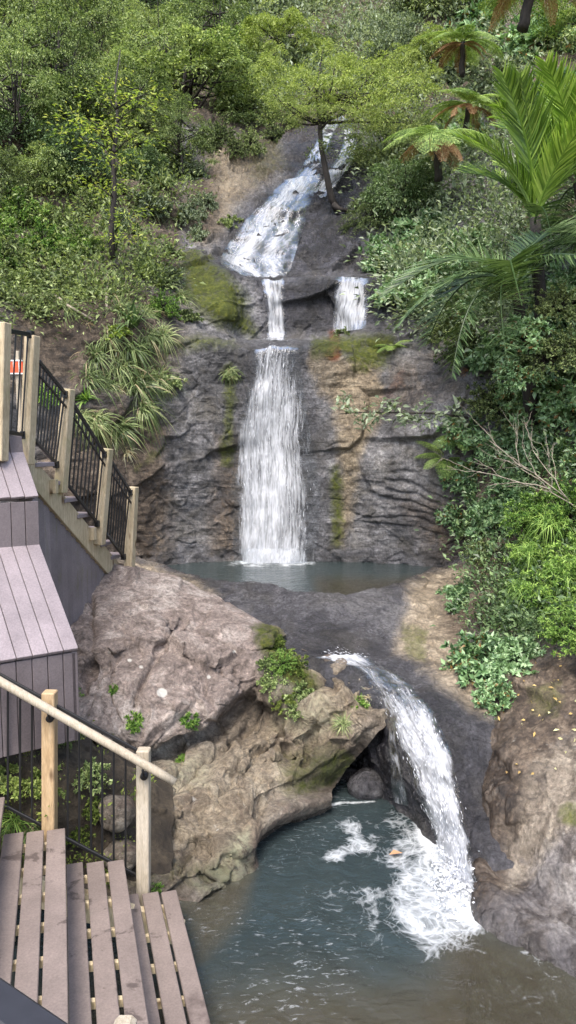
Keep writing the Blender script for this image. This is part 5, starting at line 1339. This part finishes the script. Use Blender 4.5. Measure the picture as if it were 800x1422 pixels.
# bare roots and sticks on the left bank
for pts_, lab in (([(70, 405, 10.6), (95, 425, 10.3), (118, 438, 10.1), (132, 447, 10.0)], 'pale bare root slanting across the dark earth above the stairs'),
                  ([(302, 205, 14.3), (318, 206, 14.2), (330, 196, 14.1), (334, 190, 14.1)], 'crooked bare pale stick on the earth bank by the cascade'),
                  ([(150, 380, 10.2), (148, 420, 10.1), (150, 470, 10.0)], 'thin upright stem left of the dark flax')):
    pp = [P(*a) for a in pts_]; pp = [(surface(a[0], a[1]) + P(*a) * 0) for a in pts_]
    pp = [q - unit(q - np.array((0, 0, ZC))) * .06 for q in pp]
    o_ = MB().tube(pp, np.linspace(.025, .012, len(pp)), 7).build('bare_stick', M['twig'], None, True); tag(o_, lab, 'stick')

# right slope
def fern_at(key, base_px, base_py, Y, s_, label, cat, rz=0, tilt=(0, 0), mat=None): return place(key, P(base_px, base_py, Y), s_, label, cat, None, rz, tilt)
fern_at('treefern', 605, 208, 11.9, .88, 'tree fern with fresh green fronds and a collar of orange dead fronds', 'tree fern', .4, (.25, -.1))
fern_at('treefern', 650, 160, 13.0, .78, 'tree fern with rusty dead fronds just above the green tree fern', 'tree fern', 2.2, (.2, 0))
fern_at('treefern', 642, 72, 15.4, .85, 'dark-trunked tree fern with reddish dead skirt near the top', 'tree fern', 1.1, (.1, 0))
fern_at('treefern', 740, -20, 13.0, 1.3, 'tall brown-trunked tree fern cut off by the top edge above the palm', 'tree fern', 1.9, (.0, .15))
fern_at('nikau', 742, 325, 9.1, 1.5, 'bright upright palm with stiff feather fronds on the upper bank', 'palm', .3, (-.05, .0))
fern_at('nikau', 808, 275, 9.3, 1.5, 'second bright palm rising behind the leafy branch at the right edge', 'palm', 1.5, (-.05, -.1))
fern_at('nikaud', 722, 420, 8.7, 1.45, 'dark drooping palm arching over the cliff with long comb-like fronds', 'palm', 2.4, (.25, -.35))
G_P = 'broadleaf shrubs on the bank right of the falls'
for k, x, y, r_ in [('broadA', 545, 340, 46), ('broadB', 590, 300, 58), ('broadA', 610, 370, 58), ('broadB', 560, 390, 40), ('broadA', 655, 330, 48), ('broadA', 655, 400, 50), ('broadB', 700, 380, 50), ('broadB', 705, 470, 55), ('darkA', 650, 470, 45),
                    ('broadA', 760, 440, 66), ('broadB', 810, 380, 60), ('broadA', 750, 520, 60), ('broadA', 800, 540, 60), ('darkA', 690, 545, 50), ('broadA', 650, 590, 42), ('broadA', 700, 610, 45), ('broadB', 760, 610, 50),
                    ('broadA', 660, 650, 45), ('broadB', 720, 660, 45), ('broadA', 640, 705, 34), ('broadB', 690, 700, 44), ('darkA', 670, 760, 30), ('broadA', 740, 560, 45), ('broadA', 820, 470, 60), ('darkA', 620, 450, 34), ('broadA', 845, 620, 60)]:
    shrub_at(k, x, y, r_, 'glossy pale green shrub beside the cascade left of the palms' if x < 660 and y < 400 else 'glossy leafy shrub in the thicket covering the bank right of the falls', 'pale shrubs beside the cascade' if x < 660 and y < 400 else G_P, mat=LM['pale'] if (x < 660 and y < 400) or (x + y) % 3 == 0 else None, Y=None if not (x < 660 and y < 400) else surface(x, y)[1] - .35)
shrub_at('broadB', 650, 820, 44, 'glossy broadleaf shrub spilling over the tan rock beside the upper pool')
shrub_at('broadA', 672, 905, 58, 'broadleaf shrub with a few orange leaves hanging down over the lower chute')
shrub_at('broadB', 720, 895, 50, 'rounded broadleaf shrub at the brown bank edge right of the hanging shrub')
shrub_at('broadA', 690, 960, 36, 'lowest broadleaf clump where the bush meets the wet rock', tilt=.9)
shrub_at('broadB', 745, 835, 44, 'mid-green broadleaf shrub beneath the bright reedy plants')
G_BR = 'bright reedy plants on the right bank'
for k, x, y, r_ in [('reedA', 770, 740, 72), ('smallA', 745, 700, 52), ('smallA', 790, 690, 60), ('reedA', 730, 780, 60), ('smallA', 775, 800, 58), ('reedA', 800, 820, 60), ('smallA', 740, 760, 40), ('smallA', 815, 760, 60), ('smallA', 790, 860, 44), ('smallA', 835, 880, 50)]:
    shrub_at(k, x, y, r_, 'bright green fine-leaved bush growing at the right bank', G_BR, Y=surface(x, y)[1] - .5)
for x, y, r_, Y_ in [(728, 450, 40, 8.3), (760, 480, 44, 8.2), (722, 505, 36, 8.3), (775, 410, 40, 8.4), (700, 395, 30, 8.8), (800, 470, 44, 8.1)]:
    shrub_at('darkA' if x % 5 == 0 else 'broadA', x, y, r_, 'glossy leafy shrub in the thicket covering the bank right of the falls', G_P, Y=Y_)
for x, y, r_ in [(765, 700, 50), (735, 745, 40), (785, 770, 50), (725, 800, 36)]:
    shrub_at('reedA', x, y, r_, 'bright strappy reed clump growing out of the bright bushes', G_BR + ' with strappy leaves', cat='reeds', Y=surface(x, y)[1] - .8)
shrub_at('strawA', 675, 800, 34, 'dry yellow grass tuft between bright bush and tan rock', cat='grass', drop=-.2); shrub_at('sedgeB', 680, 740, 46, 'hanging grass in the shade above the tan rock', cat='grass', drop=-.2, tilt=.7)
shrub_at('weedA', 775, 605, 34, 'lime green rosette plant by the bleached twigs', cat='plant', mat=LM['bright'])
shrub_at('groundfern', 620, 615, 52, 'small bright fern leaning out over the right side of the cliff', cat='fern', tilt=.35, rz=2.4)
shrub_at('groundfern', 645, 590, 46, 'fern just above the lean-out fern at the cliff edge', cat='fern', tilt=.3, rz=1.4)
shrub_at('strawA', 590, 470, 44, 'pale dry grass hanging beside the dark drooping palm', cat='grass', drop=-.4, tilt=.8)
shrub_at('strawA', 545, 425, 30, 'dry grass fringe at the right end of the side fall ledge', cat='grass', drop=-.4, tilt=.9)
shrub_at('strawA', 650, 530, 26, 'tan dead leaf bundle hanging in front of the thicket', cat='dead leaves', drop=-.6, tilt=1.2, mat=LM['rust'])
shrub_at('weedB', 480, 455, 16, 'small leafy sprig at the foot of the side fall', cat='plant', mat=LM['sedge'])
shrub_at('groundfern', 545, 470, 30, 'pale fern growing at the mossy ledge right of the side fall', cat='fern', tilt=.25)
# leafy bough reaching left across the cliff
bo2 = empty('leafy_bough', P(640, 578, 8.9), 'horizontal leafy bough with pale green leaves reaching across the cliff', 'bough')
b0 = np.array(bo2.location); tp = [P(650, 580, 8.9), P(600, 574, 8.85), P(550, 573, 8.8), P(510, 572, 8.8), P(470, 575, 8.8)]
mb = MB(b0).tube(tp, [.016, .013, .01, .007, .004], 6); lv = Leaves(); r = np.random.default_rng(8)
for x in np.arange(472, 645, 6.5):
    c = P(x, 573 + r.normal(0, 7) + .03 * (x - 472), 8.8 + r.normal(0, .08)); n = 12
    lv.leaf(c - b0 + r.normal(0, .035, (n, 3)), rdir(r, n) * (1, 1, .6), np.array((0, -.3, 1.0)) + r.normal(0, .4, (n, 3)), r.uniform(.07, .12, n), .042)
mb.build('stem', M['bark'], bo2, True); link('foliage', lv.mesh('foliage', LM['grey']), bo2)
r = np.random.default_rng(55)
for j in range(22):
    x, y = r.uniform(850, 1180), r.uniform(150, 800)
    if surface(x, y) is None: continue
    shrub_at(['broadA', 'smallA', 'darkA', 'broadB'][j % 4], x, y, r.uniform(55, 85), 'leafy shrub further along the right bank beyond the palms', 'shrubs further along the right bank', mat=[None, LM['broad'], LM['fine']][j % 3])
for j in range(12):
    x, y = r.uniform(-300, -60), r.uniform(120, 430)
    if surface(x, y) is None: continue
    shrub_at(['darkA', 'smallA', 'greyS', 'sedgeA'][j % 4], x, y, r.uniform(45, 75), 'leafy undershrub on the slope behind the stair landing', 'undershrubs behind the stair landing', mat=[None, LM['olive'], LM['fine']][j % 3])
# bleached dead twigs
r = np.random.default_rng(21); mb = MB()
def twig(a, b, rad, depth):
    a, b = np.array(a), np.array(b); q = np.linspace(0, 1, 6)[:, None]; L_ = np.linalg.norm(b - a)
    pth = a + (b - a) * q + r.normal(0, .03, (6, 3)) * L_ * q * (1 - q) * 4; mb.tube(pth, np.linspace(rad, rad * .45, 6), 5)
    if depth:
        for k in range(4):
            s0 = pth[r.integers(2, 6)]; dd = unit(b - a) + r.normal(0, .45, 3); twig(s0, s0 + unit(dd) * L_ * r.uniform(.35, .6), rad * .5, depth - 1)
for a, b in (((810, 712, 7.4), (705, 640, 7.5)), ((785, 690, 7.4), (680, 612, 7.6)), ((765, 680, 7.4), (662, 655, 7.5)), ((790, 695, 7.4), (740, 625, 7.5))): twig(P(*a), P(*b), .007, 2)
tag(mb.build('dead_branch', M['twig'], None, True), 'tangle of bleached bare twigs hanging over the right bank', 'dead branch')

# boulder plants
G_M = 'moss and fern clumps on the boulder edge'
for x, y, r_ in [(385, 900, 26), (405, 925, 28), (378, 945, 26), (418, 955, 22), (395, 970, 20), (372, 920, 20), (410, 985, 16)]:
    shrub_at('weedB', x, y, r_, 'mossy fern clump on the right edge of the big boulder', G_M, cat='plant', mat=LM['moss' if x % 2 else 'fine'], drop=.1, tilt=.8)
shrub_at('smallA', 392, 918, 22, 'brightest leafy plant in the moss on the boulder edge', cat='plant', mat=LM['bright'], drop=.2, tilt=.7)
for x, y, r_, lab in [(187, 1000, 15, 'bright weed growing from the pink face of the boulder'), (262, 998, 14, 'weed in the shadowed crack at the boulder overhang'), (158, 956, 8, 'tiny weed high on the pink boulder face'), (252, 1055, 10, 'small weed on the lower boulder below the overhang crack'),
                      (500, 972, 14, 'green sprig beside the grass on the lip of the chute')]:
    shrub_at('weedA', x, y, r_ * 1.15, lab, cat='weed', drop=.2, tilt=.7, mat=LM['bright'])
shrub_at('strawA', 513, 968, 42, 'straw-coloured grass tuft hanging at the lip beside the white chute', cat='grass', drop=0, tilt=.9); shrub_at('sedgeA', 478, 1005, 32, 'thin green grass on the boulder over the dark cave', cat='grass', drop=0, tilt=.9)
# garden behind the lower rail
for k, x, y, r_, lab, m in [('sedgeA', 22, 1110, 62, 'thick green grass clump behind the lower rail at the left edge', LM['bright']), ('sedgeB', 45, 1125, 56, 'drooping grass clump between grass and tall post', LM['sedge']),
                            ('smallA', 88, 960, 30, 'upright leafy herb rising above the tall rail post', LM['bright']), ('smallA', 85, 1010, 30, 'leafy green shrub beside the tall rail post', LM['fine']),
                            ('weedB', 60, 1065, 40, 'yellow-green fern bush below the board box', LM['yellow']), ('weedB', 118, 1062, 36, 'green fern-like bush behind the middle balusters', LM['fine']), ('weedB', 10, 1060, 40, 'yellowish herb in the bed under the board box at the edge', LM['yellow']),
                            ('weedB', 130, 1110, 26, 'low green plant above the pale round stones', LM['moss']), ('weedA', 215, 1228, 12, 'small bright weed at the foot of the short rail post', LM['bright']), ('weedB', 150, 1215, 22, 'mossy plant below the pale stones by the steps', LM['moss']), ('weedB', 105, 1150, 24, 'mossy clump beside the middle step end', LM['moss'])]:
    shrub_at(k, x, y, r_, lab, cat='plant', mat=m, drop=.5, tilt=.25)
# round stones
def stone(px, py, Y, r3, label, seed, mat):
    bm = bmesh.new(); bmesh.ops.create_icosphere(bm, subdivisions=4, radius=1)
    v = np.array([x.co for x in bm.verts]); v = v * (1 + .16 * fbm(v * 1.3, 4, seed)[:, None]) * np.array(r3) ; f, _ = facets(v * 5, seed); v = v * (1 + .05 * f[:, None])
    t3 = [[y.index for y in f_.verts] for f_ in bm.faces]; bm.free()
    return tag(link('stone', mesh_np('stone', v, None, t3, mat, attrs=dict(wet=np.full(len(v), 1.0 if mat is M['slab'] else 0))), None, Vector(P(px, py, Y))), label, 'stone')
stone(163, 1128, 4.98, (.13, .12, .12), 'pale rounded stone behind the balusters, the upper of two', 1, M['boulder'])
stone(168, 1188, 4.92, (.13, .12, .10), 'pale flat-topped stone by the step end, the lower of two', 2, M['boulder'])
stone(512, 1092, 6.35, (.17, .15, .15), 'dark wet round stone set in the cave behind the chute', 3, M['slab'])
# fallen leaves on the right bank
lv = Leaves(); r = np.random.default_rng(31); n = 0
for x, y in zip(r.uniform(690, 815, 90), r.uniform(905, 1080, 90)):
    if r.uniform() < (y - 905) / 230: continue
    h = hit(BV_BANK, x, y)
    if h is not None: lv.leaf((h - unit(h - np.array((0, 0, ZC))) * .02)[None], rdir(r, 1) * (1, .6, .5), np.array([[0, -.7, .7]]) + r.normal(0, .3, (1, 3)), r.uniform(.025, .05), .02)
tag(link('fallen_leaves', lv.mesh('fallen_leaves', LM['litter'])), 'yellow fallen leaves scattered over the brown right bank', 'leaves', kind='stuff')
lv = Leaves(); c = PW(540, 1187, .012); lv.leaf(c[None], np.array([[1, .2, 0.1]]), np.array([[0, 0, 1.0]]), .11, .06); tag(link('floating_leaf', lv.mesh('floating_leaf', LM['rust'])), 'single reddish brown leaf floating in the lower pool', 'leaf')

# pale ledge glimpsed high between the trees
q = MB().beam(P(345, 66, 21), P(412, 60, 21), .5, .28, (0, 0, 1), .05).build('pale_ledge', M['bank']); tag(q, 'pale grey ledge glimpsed high between the trees above the falls', 'ledge')

# ---- undergrowth that nobody could count: leaf clumps over every slope that is not bare -----------
def undergrowth(name, G, allowed, n, mat_key, seed, L=.075, size=.17, far=-1.0):
    r = np.random.default_rng(seed); N = grid_normals(G).reshape(-1, 3); v = G.reshape(-1, 3)
    view = np.array((0, 0, ZC)) - v; N = N * np.sign((N * view).sum(1))[:, None]
    px, py = proj(v); ok = np.nonzero(allowed(px, py, v))[0]
    dist = v[ok][:, 1]; w = (dist + 1) ** far; k = r.choice(ok, n, p=w / w.sum())
    m = 36; ids = np.repeat(k, m); sc = np.repeat(r.uniform(.6, 1.5, n) * (1 + .05 * (v[k][:, 1] - 10)), m)[:, None]
    off = r.normal(0, size, (n * m, 3)) * sc * (1, 1, .7)
    b = v[ids] + N[ids] * .14 * sc + off
    dd = off * 3 + N[ids] * .5 + r.normal(0, .5, off.shape); nn = np.array((0, 0, 1.0)) + .6 * N[ids] + r.normal(0, .5, off.shape)
    s_ = r.uniform(.6, 1.4, n * m) * sc[:, 0]
    lv = Leaves(); lv.leaf(b, dd, nn, L * s_, L * .48 * s_)
    return tag(link(name, lv.mesh(name, LM[mat_key])), None, None, kind='stuff')
bare = [(262, 190), (300, 172), (400, 165), (500, 165), (525, 300), (555, 380), (560, 470), (640, 480), (700, 800), (100, 820), (170, 560), (60, 640), (-60, 470), (140, 445), (235, 400), (250, 350), (180, 335), (190, 295), (262, 300)]
ok_l = lambda px, py, v: (py < 470) & (polydist(px, py, bare) < 0) & (v[:, 1] < 36)
tag(undergrowth('undergrowth', Gc[::3, ::3], lambda px, py, v: ok_l(px, py, v) & (px < 400), 1000, 'olive', 1, .05, .15), 'mixed dark undergrowth covering the slope left of the falls', 'undergrowth')
tag(undergrowth('undergrowth', Gc[::3, ::3], lambda px, py, v: ok_l(px, py, v) & (px >= 330), 2600, 'grey', 2, .06, .2, 1.0), 'grey-green undergrowth covering the upper gully', 'undergrowth')
rbank = [(620, 500), (640, 640), (655, 700), (650, 800), (668, 900), (720, 900), (820, 885), (1000, 860), (1400, 860), (1400, -200), (560, -200), (560, 300), (600, 440)]
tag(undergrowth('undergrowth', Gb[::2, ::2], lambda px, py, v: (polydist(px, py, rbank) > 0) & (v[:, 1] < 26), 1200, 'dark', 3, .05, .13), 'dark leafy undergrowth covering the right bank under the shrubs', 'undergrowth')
tag(undergrowth('undergrowth', Gg, lambda px, py, v: (py < 1215) & (v[:, 2] > .1) & (px < 190), 50, 'moss', 4, .03, .05), 'low mossy ground cover in the bed behind the lower rail', 'ground cover')
for k_, o_ in list(PR.items()):
    if k_ not in used:
        for c_ in list(o_.children): bpy.data.objects.remove(c_)
        bpy.data.objects.remove(o_)
# ------------------------------------------------------------------ light and camera
W = bpy.data.worlds.new('World'); S.world = W; W.use_nodes = True
wt = W.node_tree; wt.nodes.clear()
sky = wt.nodes.new('ShaderNodeTexSky'); sky.sky_type = 'NISHITA'; sky.sun_disc = False
SUN_EL, SUN_AZ = math.radians(58), math.radians(196)      # from behind the viewer, a little to the left
sky.sun_elevation = SUN_EL; sky.sun_rotation = SUN_AZ; sky.dust_density = 3.0; sky.air_density = 1.0; sky.ozone_density = .6
bg = wt.nodes.new('ShaderNodeBackground'); bg.inputs['Strength'].default_value = .15
wo = wt.nodes.new('ShaderNodeOutputWorld')
wt.links.new(sky.outputs[0], bg.inputs[0]); wt.links.new(bg.outputs[0], wo.inputs[0])
L = bpy.data.lights.new('sun', 'SUN'); L.energy = 1.5; L.angle = math.radians(25); L.color = (1.0, .95, .87)
lo = bpy.data.objects.new('sun', L); COL.objects.link(lo)
sd = Vector((math.sin(SUN_AZ) * math.cos(SUN_EL), math.cos(SUN_AZ) * math.cos(SUN_EL), math.sin(SUN_EL)))
lo.rotation_euler = sd.to_track_quat('Z', 'Y').to_euler(); lo.location = (0, -5, 20)
cam = bpy.data.cameras.new('camera'); co = bpy.data.objects.new('camera', cam); COL.objects.link(co)
cam.sensor_fit = 'VERTICAL'; cam.sensor_height = 36; cam.lens = 36 * F / 1422; cam.clip_start = .05; cam.clip_end = 600
co.location = (0, 0, ZC); co.rotation_euler = (math.radians(90) - PITCH, 0, 0)
S.camera = co
S.render.engine = 'CYCLES'
S.view_settings.view_transform = 'Standard'; S.view_settings.look = 'None'; S.view_settings.gamma = 1; S.view_settings.exposure = 1.38
S.cycles.use_denoising = True; S.cycles.denoiser = 'OPENIMAGEDENOISE'; S.cycles.denoising_prefilter = 'ACCURATE'
S.cycles.max_bounces = 6; S.cycles.diffuse_bounces = 3; S.cycles.transparent_max_bounces = 12; S.cycles.caustics_reflective = False; S.cycles.caustics_refractive = False
